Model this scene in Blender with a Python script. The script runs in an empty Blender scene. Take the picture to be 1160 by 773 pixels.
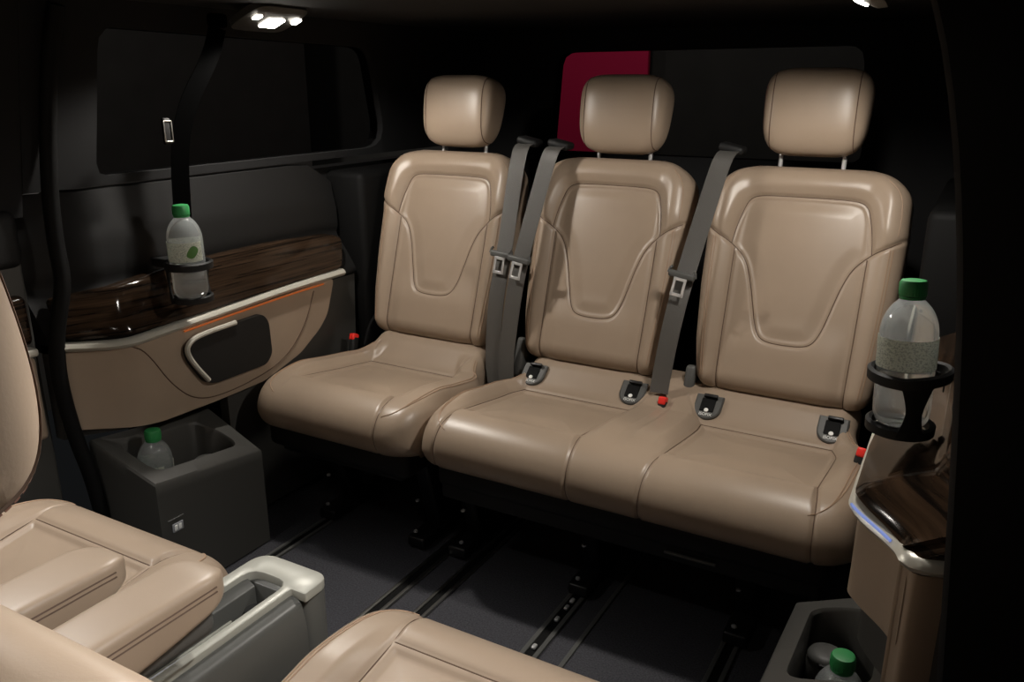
import bpy, bmesh, math, random
import numpy as np
from mathutils import Vector, Matrix
R = math.radians
PI = math.pi
rnd = random.Random(4)
scene = bpy.context.scene
COL = scene.collection

# ------------------------------------------------------------------ camera, world, lights, exposure
cd = bpy.data.cameras.new('camera')
cd.sensor_width = 36.0
cd.lens = 942.0 / 1160.0 * 36.0
cd.clip_start = 0.02
cam = bpy.data.objects.new('camera', cd)
COL.objects.link(cam)
cam.location = (0, 0, 1.17)
cam.rotation_euler = (R(90 - 17.4), 0, R(29.4))
scene.camera = cam

world = bpy.data.worlds.new('night')
scene.world = world
world.use_nodes = True
wb = world.node_tree.nodes['Background']
wb.inputs[0].default_value = (0.9, 0.95, 1.0, 1)
wb.inputs[1].default_value = 0.006

scene.view_settings.view_transform = 'Standard'
scene.view_settings.look = 'None'
scene.view_settings.exposure = 0.0
scene.view_settings.gamma = 1.0
scene.view_settings.use_curve_mapping = False


def spot(name, loc, energy, size, blend, radius, aim, color=(1.0, 0.94, 0.86)):
    l = bpy.data.lights.new(name, 'SPOT')
    l.energy = energy
    l.color = color
    l.spot_size = R(size)
    l.spot_blend = blend
    l.shadow_soft_size = radius
    o = bpy.data.objects.new(name, l)
    COL.objects.link(o)
    o.location = loc
    o.rotation_euler = (Vector(aim) - Vector(loc)).to_track_quat('-Z', 'Y').to_euler()
    return o


LAMPS = [(-1.485, 1.50), (-0.215, 1.45), (-1.46, 0.62), (-0.235, 0.60)]
REAR_E, FRONT_E = 33.0, 66.0
spot('reading_light', (-1.475, 1.50, 1.290), REAR_E, 160, 0.30, 0.03, (-1.36, 1.53, 0.3))
spot('reading_light', (-0.225, 1.50, 1.290), REAR_E * 0.85, 160, 0.30, 0.03, (-0.34, 1.53, 0.3))
spot('reading_light', (-1.46, 0.62, 1.290), FRONT_E * 1.0, 110, 0.8, 0.03, (-1.20, 0.42, 0.5), (1.0, 0.97, 0.93))
spot('reading_light', (-0.235, 0.60, 1.290), FRONT_E, 108, 0.8, 0.03, (-0.55, 0.36, 0.6), (1.0, 0.97, 0.93))

# ------------------------------------------------------------------ materials
def lin(c):
    return tuple(((v / 255.0) / 12.92 if v / 255.0 <= 0.04045 else (((v / 255.0) + 0.055) / 1.055) ** 2.4) for v in c) + (1.0,)


def mat(name, rgb, rough=0.5, metal=0.0, spec=0.5, coat=0.0, bump=None, linear=False, trans=0.0, ior=1.45, var=0.0):
    m = bpy.data.materials.new(name)
    m.use_nodes = True
    nt = m.node_tree
    b = nt.nodes['Principled BSDF']
    c = rgb + (1.0,) if linear else lin(rgb)
    b.inputs['Base Color'].default_value = c
    b.inputs['Roughness'].default_value = rough
    b.inputs['Metallic'].default_value = metal
    b.inputs['Specular IOR Level'].default_value = spec
    b.inputs['Coat Weight'].default_value = coat
    b.inputs['Transmission Weight'].default_value = trans
    b.inputs['IOR'].default_value = ior
    tc = nt.nodes.new('ShaderNodeTexCoord')
    if bump:
        scale, strength, dist = bump
        n = nt.nodes.new('ShaderNodeTexNoise')
        n.inputs['Scale'].default_value = scale
        n.inputs['Detail'].default_value = 3
        nt.links.new(tc.outputs['Object'], n.inputs['Vector'])
        bp = nt.nodes.new('ShaderNodeBump')
        bp.inputs['Strength'].default_value = strength
        bp.inputs['Distance'].default_value = dist
        nt.links.new(n.outputs['Fac'], bp.inputs['Height'])
        nt.links.new(bp.outputs['Normal'], b.inputs['Normal'])
    if var:
        n2 = nt.nodes.new('ShaderNodeTexNoise')
        n2.inputs['Scale'].default_value = 9
        n2.inputs['Detail'].default_value = 4
        nt.links.new(tc.outputs['Object'], n2.inputs['Vector'])
        rp = nt.nodes.new('ShaderNodeValToRGB')
        rp.color_ramp.elements[0].position = 0.3
        rp.color_ramp.elements[1].position = 0.7
        rp.color_ramp.elements[0].color = tuple(v * (1 - var) for v in c[:3]) + (1,)
        rp.color_ramp.elements[1].color = tuple(min(1, v * (1 + var)) for v in c[:3]) + (1,)
        nt.links.new(n2.outputs['Fac'], rp.inputs['Fac'])
        nt.links.new(rp.outputs['Color'], b.inputs['Base Color'])
    return m


M = {}
M['leather'] = mat('tan leather', (149, 131.5, 114), 0.37, spec=0.5, bump=(520, 0.045, 0.002), var=0.04)
M['seam'] = mat('brown seam thread', (84, 64, 50), 0.7)
M['stitch'] = mat('contrast stitch thread', (120, 84, 70), 0.7)
M['pale_stitch'] = mat('leather piping', (150, 124, 101), 0.6)
M['black'] = mat('black plastic', (20, 20, 20), 0.6, spec=0.35, bump=(600, 0.08, 0.001))
M['liner'] = mat('black headliner cloth', (16, 16, 17), 0.9, bump=(900, 0.1, 0.001))
M['charcoal'] = mat('charcoal grained plastic', (62, 61, 58), 0.48, bump=(500, 0.12, 0.001))
M['slate'] = mat('slate grey plastic', (74, 74, 72), 0.5, bump=(600, 0.06, 0.001))
M['steel'] = mat('dark painted steel', (20, 20, 21), 0.38, metal=0.0)
M['alu'] = mat('satin aluminium', (190, 188, 182), 0.32, metal=1.0)
M['silver'] = mat('silver grey lacquer', (184, 181, 170), 0.34, metal=0.2)
M['rimgrey'] = mat('pale grey satin plastic', (150, 149, 140), 0.36, metal=0.1)
M['covergrey'] = mat('graphite satin plastic', (80, 80, 77), 0.36)
M['midgrey'] = mat('mid grey plastic', (138, 140, 144), 0.42)
M['chrome'] = mat('chrome', (225, 225, 225), 0.2, metal=0.6)
M['red'] = mat('red buckle button', (226, 48, 40), 0.4)
M['cap'] = mat('green bottle cap', (44, 128, 70), 0.45)
M['rubber'] = mat('black rubber seal', (7, 7, 7), 0.7, spec=0.2)
M['white'] = mat('white print', (225, 225, 222), 0.6)
M['brick_red'] = mat('crimson hoarding', (215, 24, 84), 0.8)
M['outgrey'] = mat('grey outside wall', (60, 59, 57), 0.9, var=0.1)


def wood_mat():
    m = mat('dark gloss walnut', (40, 28, 20), 0.09, spec=0.28, coat=0.0)
    nt = m.node_tree
    b = nt.nodes['Principled BSDF']
    b.inputs['Coat Roughness'].default_value = 0.05
    tc = nt.nodes.new('ShaderNodeTexCoord')
    mp = nt.nodes.new('ShaderNodeMapping')
    mp.inputs['Scale'].default_value = (8, 3, 110)
    mp.inputs['Rotation'].default_value = (R(6), 0, 0)
    n = nt.nodes.new('ShaderNodeTexNoise')
    n.inputs['Scale'].default_value = 1.0
    n.inputs['Detail'].default_value = 6
    n.inputs['Distortion'].default_value = 0.8
    rp = nt.nodes.new('ShaderNodeValToRGB')
    rp.color_ramp.elements[0].position = 0.36
    rp.color_ramp.elements[1].position = 0.68
    rp.color_ramp.elements[0].color = lin((17, 13, 10))
    rp.color_ramp.elements[1].color = lin((56, 42, 31))
    nt.links.new(tc.outputs['Object'], mp.inputs['Vector'])
    nt.links.new(mp.outputs['Vector'], n.inputs['Vector'])
    nt.links.new(n.outputs['Fac'], rp.inputs['Fac'])
    nt.links.new(rp.outputs['Color'], b.inputs['Base Color'])
    return m


def carpet_mat(name, rgb):
    m = mat(name, rgb, 0.95, spec=0.15)
    nt = m.node_tree
    b = nt.nodes['Principled BSDF']
    tc = nt.nodes.new('ShaderNodeTexCoord')
    n = nt.nodes.new('ShaderNodeTexNoise')
    n.inputs['Scale'].default_value = 260
    n.inputs['Detail'].default_value = 4
    rp = nt.nodes.new('ShaderNodeValToRGB')
    c = lin(rgb)
    rp.color_ramp.elements[0].position = 0.3
    rp.color_ramp.elements[1].position = 0.75
    rp.color_ramp.elements[0].color = tuple(v * 0.6 for v in c[:3]) + (1,)
    rp.color_ramp.elements[1].color = tuple(v * 1.4 for v in c[:3]) + (1,)
    bp = nt.nodes.new('ShaderNodeBump')
    bp.inputs['Strength'].default_value = 0.5
    bp.inputs['Distance'].default_value = 0.004
    nt.links.new(tc.outputs['Object'], n.inputs['Vector'])
    nt.links.new(n.outputs['Fac'], rp.inputs['Fac'])
    nt.links.new(rp.outputs['Color'], b.inputs['Base Color'])
    nt.links.new(n.outputs['Fac'], bp.inputs['Height'])
    nt.links.new(bp.outputs['Normal'], b.inputs['Normal'])
    return m


def webbing_mat():
    m = mat('black belt webbing', (80, 78, 75), 0.34, spec=0.6)
    nt = m.node_tree
    b = nt.nodes['Principled BSDF']
    tc = nt.nodes.new('ShaderNodeTexCoord')
    w = nt.nodes.new('ShaderNodeTexWave')
    w.bands_direction = 'DIAGONAL'
    w.inputs['Scale'].default_value = 160
    w.inputs['Distortion'].default_value = 3
    bp = nt.nodes.new('ShaderNodeBump')
    bp.inputs['Strength'].default_value = 0.35
    bp.inputs['Distance'].default_value = 0.002
    nt.links.new(tc.outputs['Object'], w.inputs['Vector'])
    nt.links.new(w.outputs['Fac'], bp.inputs['Height'])
    nt.links.new(bp.outputs['Normal'], b.inputs['Normal'])
    return m


def emit_mat(name, rgb, strength):
    m = bpy.data.materials.new(name)
    m.use_nodes = True
    b = m.node_tree.nodes['Principled BSDF']
    b.inputs['Base Color'].default_value = (0.06, 0.05, 0.04, 1)
    b.inputs['Emission Color'].default_value = lin(rgb)
    b.inputs['Emission Strength'].default_value = strength
    return m


def label_mat():
    """translucent cream label: fine grey rows of print, a green leaf patch"""
    m = mat('printed label', (225, 226, 215), 0.5)
    nt = m.node_tree
    b = nt.nodes['Principled BSDF']
    b.inputs['Alpha'].default_value = 0.9
    tc = nt.nodes.new('ShaderNodeTexCoord')
    mp = nt.nodes.new('ShaderNodeMapping')
    mp.inputs['Scale'].default_value = (330, 330, 520)
    n = nt.nodes.new('ShaderNodeTexNoise')
    n.inputs['Scale'].default_value = 1.0
    n.inputs['Detail'].default_value = 2
    rp = nt.nodes.new('ShaderNodeValToRGB')
    rp.color_ramp.interpolation = 'CONSTANT'
    rp.color_ramp.elements[0].color = lin((112, 120, 104))
    rp.color_ramp.elements[1].color = lin((226, 228, 214))
    rp.color_ramp.elements[1].position = 0.46
    nt.links.new(tc.outputs['Object'], mp.inputs['Vector'])
    nt.links.new(mp.outputs['Vector'], n.inputs['Vector'])
    nt.links.new(n.outputs['Fac'], rp.inputs['Fac'])
    nt.links.new(rp.outputs['Color'], b.inputs['Base Color'])
    add_translucent(m, (0.86, 0.87, 0.82), 0.5)
    return m


def add_translucent(m, col, fac):
    nt = m.node_tree
    b = nt.nodes['Principled BSDF']
    t = nt.nodes.new('ShaderNodeBsdfTranslucent')
    t.inputs['Color'].default_value = col + (1,)
    mixn = nt.nodes.new('ShaderNodeMixShader')
    mixn.inputs['Fac'].default_value = fac
    nt.links.new(b.outputs['BSDF'], mixn.inputs[1])
    nt.links.new(t.outputs['BSDF'], mixn.inputs[2])
    nt.links.new(mixn.outputs['Shader'], nt.nodes['Material Output'].inputs['Surface'])


M['wood'] = wood_mat()
M['carpet'] = carpet_mat('dark grey carpet', (62, 62, 66))
M['web'] = webbing_mat()
M['dark_web'] = mat('black webbing of the front belt', (4, 4, 4), 1.0, spec=0.0)
M['label'] = label_mat()
M['leaf'] = mat('green leaf print', (70, 110, 50), 0.5)
M['pet'] = mat('clear bottle plastic with water', (235, 240, 240), 0.12, trans=0.86, ior=1.33, spec=0.6)
add_translucent(M['pet'], (0.82, 0.86, 0.86), 0.14)
M['glass'] = mat('tinted glass', (150, 150, 150), 0.0, trans=1.0, ior=1.02)
M['lamp'] = emit_mat('lit lamp lens', (255, 246, 232), 30.0)
M['amber'] = emit_mat('amber light strip', (255, 118, 14), 0.30)
M['cool_glint'] = emit_mat('painted cool reflection', (140, 170, 255), 0.5)  # weak glow standing in for a bluish reflection on metal

# ------------------------------------------------------------------ helpers
def add(name, me, m=None, parent=None):
    if m is not None and not me.materials:
        me.materials.append(m)
    o = bpy.data.objects.new(name, me)
    COL.objects.link(o)
    if parent is not None:
        o.parent = parent
    return o


def finish(me, smooth=True, angle=40):
    bm = bmesh.new()
    bm.from_mesh(me)
    bmesh.ops.recalc_face_normals(bm, faces=bm.faces)
    bm.to_mesh(me)
    bm.free()
    if smooth:
        me.polygons.foreach_set('use_smooth', [True] * len(me.polygons))
        me.set_sharp_from_angle(angle=R(angle))
    return me


class MB:
    """collects verts and faces of one mesh"""
    def __init__(s):
        s.v, s.f = [], []

    def raw(s, v, f):
        b = len(s.v)
        s.v += [tuple(p) for p in v]
        s.f += [tuple(b + i for i in q) for q in f]
        return s

    def bm(s, bm):
        bm.verts.ensure_lookup_table()
        bm.verts.index_update()
        s.raw([v.co[:] for v in bm.verts], [[v.index for v in f.verts] for f in bm.faces])
        bm.free()
        return s

    def box(s, c, d, bev=0.0, seg=3, rot=None):
        bm = bmesh.new()
        bmesh.ops.create_cube(bm, size=1.0)
        for v in bm.verts:
            v.co = Vector((v.co.x * d[0], v.co.y * d[1], v.co.z * d[2]))
        if bev > 0:
            bmesh.ops.bevel(bm, geom=list(bm.edges), offset=min(bev, min(d) * 0.49), segments=seg, profile=0.5, affect='EDGES')
        mt = Matrix.Translation(Vector(c))
        if rot is not None:
            mt = mt @ rot
        bmesh.ops.transform(bm, matrix=mt, verts=bm.verts)
        return s.bm(bm)

    def tube(s, pts, r, seg=8, closed=False):
        pts = [Vector(p) for p in pts]
        n = len(pts)
        rs = r if isinstance(r, (list, tuple)) else [r] * n
        v, f = [], []
        prev = None
        for i, p in enumerate(pts):
            a = pts[(i - 1) % n] if (closed or i > 0) else p
            b = pts[(i + 1) % n] if (closed or i < n - 1) else p
            t = (b - a).normalized()
            if prev is None:
                up = Vector((0, 0, 1)) if abs(t.z) < 0.9 else Vector((1, 0, 0))
                nx = t.cross(up).normalized()
            else:
                nx = (prev - t * prev.dot(t)).normalized()
            prev = nx
            ny = t.cross(nx)
            for k in range(seg):
                an = 2 * PI * k / seg
                v.append(p + (nx * math.cos(an) + ny * math.sin(an)) * rs[i])
        m = n if closed else n - 1
        for i in range(m):
            j = (i + 1) % n
            for k in range(seg):
                k2 = (k + 1) % seg
                f.append((i * seg + k, i * seg + k2, j * seg + k2, j * seg + k))
        if not closed:
            f.append(tuple(range(seg))[::-1])
            f.append(tuple((n - 1) * seg + k for k in range(seg)))
        return s.raw(v, f)

    def lathe(s, prof, c=(0, 0, 0), seg=32, cap=True):
        v, f = [], []
        for (r, z) in prof:
            for k in range(seg):
                a = 2 * PI * k / seg
                v.append((c[0] + r * math.cos(a), c[1] + r * math.sin(a), c[2] + z))
        n = len(prof)
        for i in range(n - 1):
            for k in range(seg):
                k2 = (k + 1) % seg
                f.append((i * seg + k, i * seg + k2, (i + 1) * seg + k2, (i + 1) * seg + k))
        if cap:
            f.append(tuple(range(seg))[::-1])
            f.append(tuple((n - 1) * seg + k for k in range(seg)))
        return s.raw(v, f)

    def build(s, name, m, parent=None, smooth=True, angle=40):
        me = bpy.data.meshes.new(name)
        me.from_pydata(s.v, [], s.f)
        finish(me, smooth, angle)
        return add(name, me, m, parent)


def thing(name, label, cat, loc=(0, 0, 0), rotz=0.0, group=None):
    o = bpy.data.objects.new(name, None)
    o.empty_display_size = 0.05
    COL.objects.link(o)
    o.location = loc
    o.rotation_euler = (0, 0, rotz)
    o['label'] = label
    o['category'] = cat
    if group:
        o['group'] = group
    return o


def struct_root(name):
    o = bpy.data.objects.new(name, None)
    o.empty_display_size = 0.05
    COL.objects.link(o)
    o['kind'] = 'structure'
    return o


def struct(o):
    o['kind'] = 'structure'
    return o


def round_poly(pts, r, n=6):
    """rounds the corners of a 2-D polygon; r one number or one per corner"""
    out = []
    m = len(pts)
    for i in range(m):
        p = Vector(pts[i]); a = Vector(pts[i - 1]); b = Vector(pts[(i + 1) % m])
        ri = r[i] if isinstance(r, (list, tuple)) else r
        da, db = (a - p), (b - p)
        la, lb = da.length, db.length
        k = min(ri, la * 0.49, lb * 0.49)
        if k < 1e-5:
            out.append(tuple(p)); continue
        p0, p1 = p + da / la * k, p + db / lb * k
        for q in range(n + 1):
            t = q / n
            out.append(tuple((1 - t) ** 2 * p0 + 2 * t * (1 - t) * p + t * t * p1))
    return out


def resample(pts, n, closed=False):
    P = np.asarray(pts, float)
    if closed:
        P = np.vstack([P, P[:1]])
    d = np.r_[0, np.cumsum(np.linalg.norm(np.diff(P, axis=0), axis=1))]
    t = np.linspace(0, d[-1], n + 1 if closed else n)
    Q = np.stack([np.interp(t, d, P[:, k]) for k in range(P.shape[1])], 1)
    return Q[:-1] if closed else Q


def smooth_line(pts, n=40, passes=3):
    """Chaikin-rounded polyline, resampled"""
    P = [np.asarray(p, float) for p in pts]
    for _ in range(passes):
        Q = [P[0]]
        for a, b in zip(P[:-1], P[1:]):
            Q += [a * 0.75 + b * 0.25, a * 0.25 + b * 0.75]
        Q.append(P[-1])
        P = Q
    return resample(P, n)


def dist_poly(X, Y, poly):
    """distance of points to a polyline"""
    d = np.full(X.shape, 1e9)
    for (ax, ay), (bx, by) in zip(poly[:-1], poly[1:]):
        vx, vy = bx - ax, by - ay
        L = vx * vx + vy * vy + 1e-12
        t = np.clip(((X - ax) * vx + (Y - ay) * vy) / L, 0, 1)
        d = np.minimum(d, np.hypot(X - ax - t * vx, Y - ay - t * vy))
    return d


def inside(X, Y, poly):
    c = np.zeros(X.shape, bool)
    n = len(poly)
    for i in range(n):
        x1, y1 = poly[i]; x2, y2 = poly[(i + 1) % n]
        k = ((y1 > Y) != (y2 > Y)) & (X < (x2 - x1) * (Y - y1) / (y2 - y1 + 1e-12) + x1)
        c ^= k
    return c


def sstep(a, b, x):
    t = np.clip((x - a) / (b - a), 0, 1)
    return t * t * (3 - 2 * t)


CACHE = {}
def cached(key, fn):
    if key not in CACHE:
        CACHE[key] = fn()
    return CACHE[key]

# ================================================================== SETTING
MIR = -1.706                      # left x -> right x by MIR - x


def mx(x, side):
    return x if side == 'l' else MIR - x


def xin(y):
    """inner face of the left side lining; it falls back towards the door opening"""
    t = min(1.0, max(0.0, (1.135 - y) / 0.13))
    return -1.618 - 0.074 * (t * t * (3 - 2 * t) * 0.5 + t * 0.5)


def lean(z, side='l'):
    """above the metal strip the lining leans back towards the glass"""
    return (-0.080 if side == 'l' else -0.098) * min(1.0, max(0.0, (z - 0.632) / (0.135 if side == 'l' else 0.050)))


def quad_sheet(name, v, m, parent=None):
    return MB().raw(v, [(0, 1, 2, 3)]).build(name, m, parent, smooth=False)


# floor
fl = MB().box((-0.85, 0.8, -0.03), (2.1, 4.2, 0.06)).build('floor', M['carpet'], smooth=False)
struct(fl)
ce = MB().box((-0.85, 0.85, 1.36), (2.1, 4.1, 0.06)).build('ceiling', M['liner'], smooth=False)
struct(ce)


def ring_panel(outer, inner, place, depth):
    """flat panel with a rounded opening: outer rectangle, inner loop; place(u,v,d)->xyz"""
    n = 96
    I = resample(inner, n, True)
    cx, cy = I.mean(0)
    (x0, y0), (x1, y1) = outer
    O = []
    for (u, w) in I:
        du, dw = u - cx, w - cy
        ts = []
        if du > 1e-9: ts.append((x1 - cx) / du)
        if du < -1e-9: ts.append((x0 - cx) / du)
        if dw > 1e-9: ts.append((y1 - cy) / dw)
        if dw < -1e-9: ts.append((y0 - cy) / dw)
        t = min(ts)
        O.append([cx + du * t, cy + dw * t])
    # snap nearest outer verts to the corners
    O = np.array(O)
    for c in ((x0, y0), (x0, y1), (x1, y0), (x1, y1)):
        O[np.argmin(np.hypot(O[:, 0] - c[0], O[:, 1] - c[1]))] = c
    v = [place(u, w, 0) for u, w in O] + [place(u, w, 0) for u, w in I] + [place(u, w, depth) for u, w in I] + [place(u, w, depth) for u, w in O]
    f = []
    for k in range(n):
        j = (k + 1) % n
        f += [(k, j, n + j, n + k), (n + k, n + j, 2 * n + j, 2 * n + k), (2 * n + k, 2 * n + j, 3 * n + j, 3 * n + k), (3 * n + k, 3 * n + j, j, k)]
    return MB().raw(v, f)


# rear wall (tailgate) with its window, the place behind it
rear_in = round_poly([(-1.372, 0.93), (-0.33, 0.93), (-0.36, 1.268), (-1.345, 1.262)], 0.045)
struct(ring_panel(((-1.80, 0.0), (0.10, 1.34)), rear_in, lambda u, w, d: (u, 2.70 + d, w), 0.06).build('wall_rear', M['liner'], angle=30))
g = round_poly([(-1.39, 0.91), (-0.31, 0.91), (-0.34, 1.28), (-1.365, 1.28)], 0.045)
n = len(g)
wr = MB().raw([(u, 2.715, w) for u, w in g] + [(u, 2.719, w) for u, w in g], [tuple(range(n)), tuple(range(n, 2 * n))[::-1]] + [(k, (k + 1) % n, n + (k + 1) % n, n + k) for k in range(n)]).build('window_1', M['glass'], smooth=False)
struct(wr)
struct(MB().box((-0.9, 5.2, 1.0), (9, 0.1, 3.0)).build('wall_outside_rear', M['outgrey'], smooth=False))
hb = MB().box((-2.50, 5.0, 1.1), (1.26, 0.04, 1.5), 0.005).build('hoarding', M['brick_red'])
hb['label'] = 'crimson board outside, seen through the rear window'
hb['category'] = 'board'
struct(MB().box((-4.2, 1.5, 1.0), (0.1, 6, 3.0)).build('wall_outside_left', M['outgrey'], smooth=False))


def lamp_out(name, loc, aim, e, size):
    l = bpy.data.lights.new(name, 'AREA')
    l.energy = e
    l.size = size
    l.color = (1.0, 0.93, 0.85)
    o = bpy.data.objects.new(name, l)
    COL.objects.link(o)
    o.location = loc
    o.rotation_euler = (Vector(aim) - Vector(loc)).to_track_quat('-Z', 'Y').to_euler()


lamp_out('outside_fill', (-1.4, 3.4, 2.9), (-1.6, 5.0, 1.2), 19.0, 0.3)  # unseen lamp added to brighten the crimson board and grey rear wall
lamp_out('outside_fill', (-2.9, 1.6, 3.2), (-4.2, 1.7, 1.2), 40.0, 0.3)  # unseen lamp added to lighten the wall behind the left window


# side walls above the sill: pillar, window surround, header
def side_wall(side, wname, gname):
    def place(y, z, d):
        t = (z - 0.93) / 0.40
        x = -1.715 + 0.10 * max(0, t) - d
        return (mx(x, side), y, z)
    if side == 'l':
        win = round_poly([(1.165, 0.968), (2.20, 0.968), (2.05, 1.262), (1.165, 1.277)], [0.03, 0.10, 0.05, 0.04])
        y0 = 1.0
    else:
        win = round_poly([(1.20, 0.965), (2.20, 0.965), (2.05, 1.262), (1.20, 1.277)], [0.03, 0.10, 0.05, 0.04])
        y0 = 1.0
    w = struct_root(wname)
    ring_panel(((y0, 0.948), (2.70, 1.345)), win, place, 0.05).build('window_surround', M['liner'], w, angle=30)
    # lower lining behind the side panel
    MB().box((mx(-1.776, side), 1.92, 0.46), (0.06, 1.40, 0.92)).build('lower_lining', M['black'], w, smooth=False)
    MB().box((mx(-1.69, side), 2.32, 0.46), (0.16, 0.74, 0.90), 0.02).build('rear_lining', M['rubber'], w)
    gl = [place(y, z, 0.02) for y, z in win]
    g2 = [place(y, z, 0.024) for y, z in win]
    n = len(gl)
    struct(MB().raw(gl + g2, [tuple(range(n)), tuple(range(n, 2 * n))[::-1]] + [(k, (k + 1) % n, n + (k + 1) % n, n + k) for k in range(n)]).build(gname, M['glass'], smooth=False))


side_wall('l', 'wall_left', 'window_2')
side_wall('r', 'wall_right', 'window_3')


# ------------------------------------------------------------------ side lining panels
def patch(poly, off, thick, side, step=None, bulge=None):
    """polygon in (y,z) laid on the curved side lining and given thickness"""
    bm = bmesh.new()
    vs = [bm.verts.new((0, y, z)) for y, z in poly]
    bm.faces.new(vs)
    ys = [p[0] for p in poly]; zs = [p[1] for p in poly]
    cuts = [1.0 + 0.0135 * k for k in range(1, 11)]
    if step:
        cuts = list(np.arange(min(ys) + step, max(ys), step))
        for zc in np.arange(min(zs) + step, max(zs), step):
            bmesh.ops.bisect_plane(bm, geom=bm.verts[:] + bm.edges[:] + bm.faces[:], plane_co=(0, 0, zc), plane_no=(0, 0, 1))
    for yc in cuts:
        if min(ys) < yc < max(ys):
            bmesh.ops.bisect_plane(bm, geom=bm.verts[:] + bm.edges[:] + bm.faces[:], plane_co=(0, yc, 0), plane_no=(0, 1, 0))
    ret = bmesh.ops.extrude_face_region(bm, geom=bm.faces[:])
    front = set(v for v in ret['geom'] if isinstance(v, bmesh.types.BMVert))
    for v in bm.verts:
        x = xin(v.co.y) + off + lean(v.co.z, side)
        if bulge:
            x += bulge(v.co.y, v.co.z)
        if v not in front:
            x = xin(v.co.y) + off - thick + lean(v.co.z, side)
        v.co.x = mx(x, side)
    return MB().bm(bm)


def line_on(pts, off, r, side, n=60, seg=8, rnd_=True):
    P = smooth_line(pts, n) if rnd_ else resample(pts, n)
    return MB().tube([(mx(xin(y) + off, side), y, z) for y, z in P], r, seg)


def band_on(pts, h, off, depth, side, n=60):
    """a moulded strip following a line on the lining"""
    P = smooth_line(pts, n)
    v, f = [], []
    sec = [(-depth, -h / 2), (0, -h / 2), (depth * 0.6, -h * 0.32), (depth, 0), (depth * 0.6, h * 0.32), (0, h / 2), (-depth, h / 2)]
    for i, (y, z) in enumerate(P):
        k = min(1.0, 0.35 + 0.65 * min(i, n - 1 - i) / (n * 0.25)) if side == 'z' else 1.0
        for dx, dz in sec:
            v.append((mx(xin(y) + off + dx, side), y, z + dz * k))
    m = len(sec)
    for i in range(n - 1):
        for k in range(m - 1):
            f.append((i * m + k, i * m + k + 1, (i + 1) * m + k + 1, (i + 1) * m + k))
        f.append((i * m + m - 1, i * m, (i + 1) * m, (i + 1) * m + m - 1))
    f.append(tuple(range(m)))
    f.append(tuple((n - 1) * m + k for k in range(m))[::-1])
    return MB().raw(v, f)


def band_along(path, h, off, depth, side, n=110):
    P = smooth_line(path, n, 2)
    sec = [(-depth, -h / 2), (0, -h / 2), (depth * 0.6, -h * 0.32), (depth, 0), (depth * 0.6, h * 0.32), (0, h / 2), (-depth, h / 2)]
    v, f = [], []
    m = len(sec)
    for i, (x, y, z) in enumerate(P):
        a = P[max(0, i - 1)]; b = P[min(n - 1, i + 1)]
        tx, ty = b[0] - a[0], b[1] - a[1]
        L = math.hypot(tx, ty)
        nx, ny = -ty / L, tx / L                    # path runs rear to front, cabin on its left
        for dn, dz in sec:
            v.append((mx(x + nx * (off + dn), side), y + ny * (off + dn), z + dz))
    for i in range(n - 1):
        for k in range(m):
            k2 = (k + 1) % m
            f.append((i * m + k, i * m + k2, (i + 1) * m + k2, (i + 1) * m + k))
    f.append(tuple(range(m)))
    f.append(tuple((n - 1) * m + k for k in range(m))[::-1])
    return MB().raw(v, f)


def pocket(side, floor_z, parent, extra=0.0):
    """open-topped storage box with a sloping rim"""
    def top(x, y):
        t = (-1.52 - x) / 0.14
        s = (y - 1.07) / 0.31
        return (0.305 - 0.035 * s) + t * (0.060 - 0.0 * s)
    ox0, ox1, oy0, oy1 = -1.70, -1.518, 1.045, 1.385
    inner = round_poly([(-1.668, 1.088), (-1.554, 1.088), (-1.554, 1.338), (-1.605, 1.338), (-1.668, 1.31)], [0.02, 0.03, 0.04, 0.03, 0.02])
    n = 96
    I = resample(inner, n, True)
    cx, cy = I.mean(0)
    O = []
    for (u, w) in I:
        du, dw = u - cx, w - cy
        ts = []
        if du > 1e-9: ts.append((ox1 - cx) / du)
        if du < -1e-9: ts.append((ox0 - cx) / du)
        if dw > 1e-9: ts.append((oy1 - cy) / dw)
        if dw < -1e-9: ts.append((oy0 - cy) / dw)
        t = min(ts)
        O.append([cx + du * t, cy + dw * t])
    O = np.array(O)
    for c in ((ox0, oy0), (ox0, oy1), (ox1, oy0), (ox1, oy1)):
        O[np.argmin(np.hypot(O[:, 0] - c[0], O[:, 1] - c[1]))] = c

    def P(x, y, z):
        return (mx(x, side), y + 0.024 * max(0, (x + 1.70) / 0.18) * max(0, (1.385 - y) / 0.34), z)
    e = 0.006
    v = []
    v += [P(x, y, 0.005) for x, y in O]
    v += [P(x, y, top(x, y) - 0.03) for x, y in O]
    v += [P(x, y, top(x, y) - e) for x, y in O]
    v += [P(cx + (x - cx) * 0.965, cy + (y - cy) * 0.975, top(x, y)) for x, y in O]
    v += [P(x + (x - cx) * 0.06, y + (y - cy) * 0.03, top(x, y)) for x, y in I]
    v += [P(x, y, top(x, y) - e) for x, y in I]
    v += [P(cx + (x - cx) * 0.985, cy + (y - cy) * 0.99, floor_z) for x, y in I]
    f = []
    for lv in range(6):
        for k in range(n):
            j = (k + 1) % n
            f.append((lv * n + k, lv * n + j, (lv + 1) * n + j, (lv + 1) * n + k))
    f.append(tuple(6 * n + k for k in range(n)))
    return MB().raw(v, f).build('storage_pocket', M['charcoal'], parent, angle=35)


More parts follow.
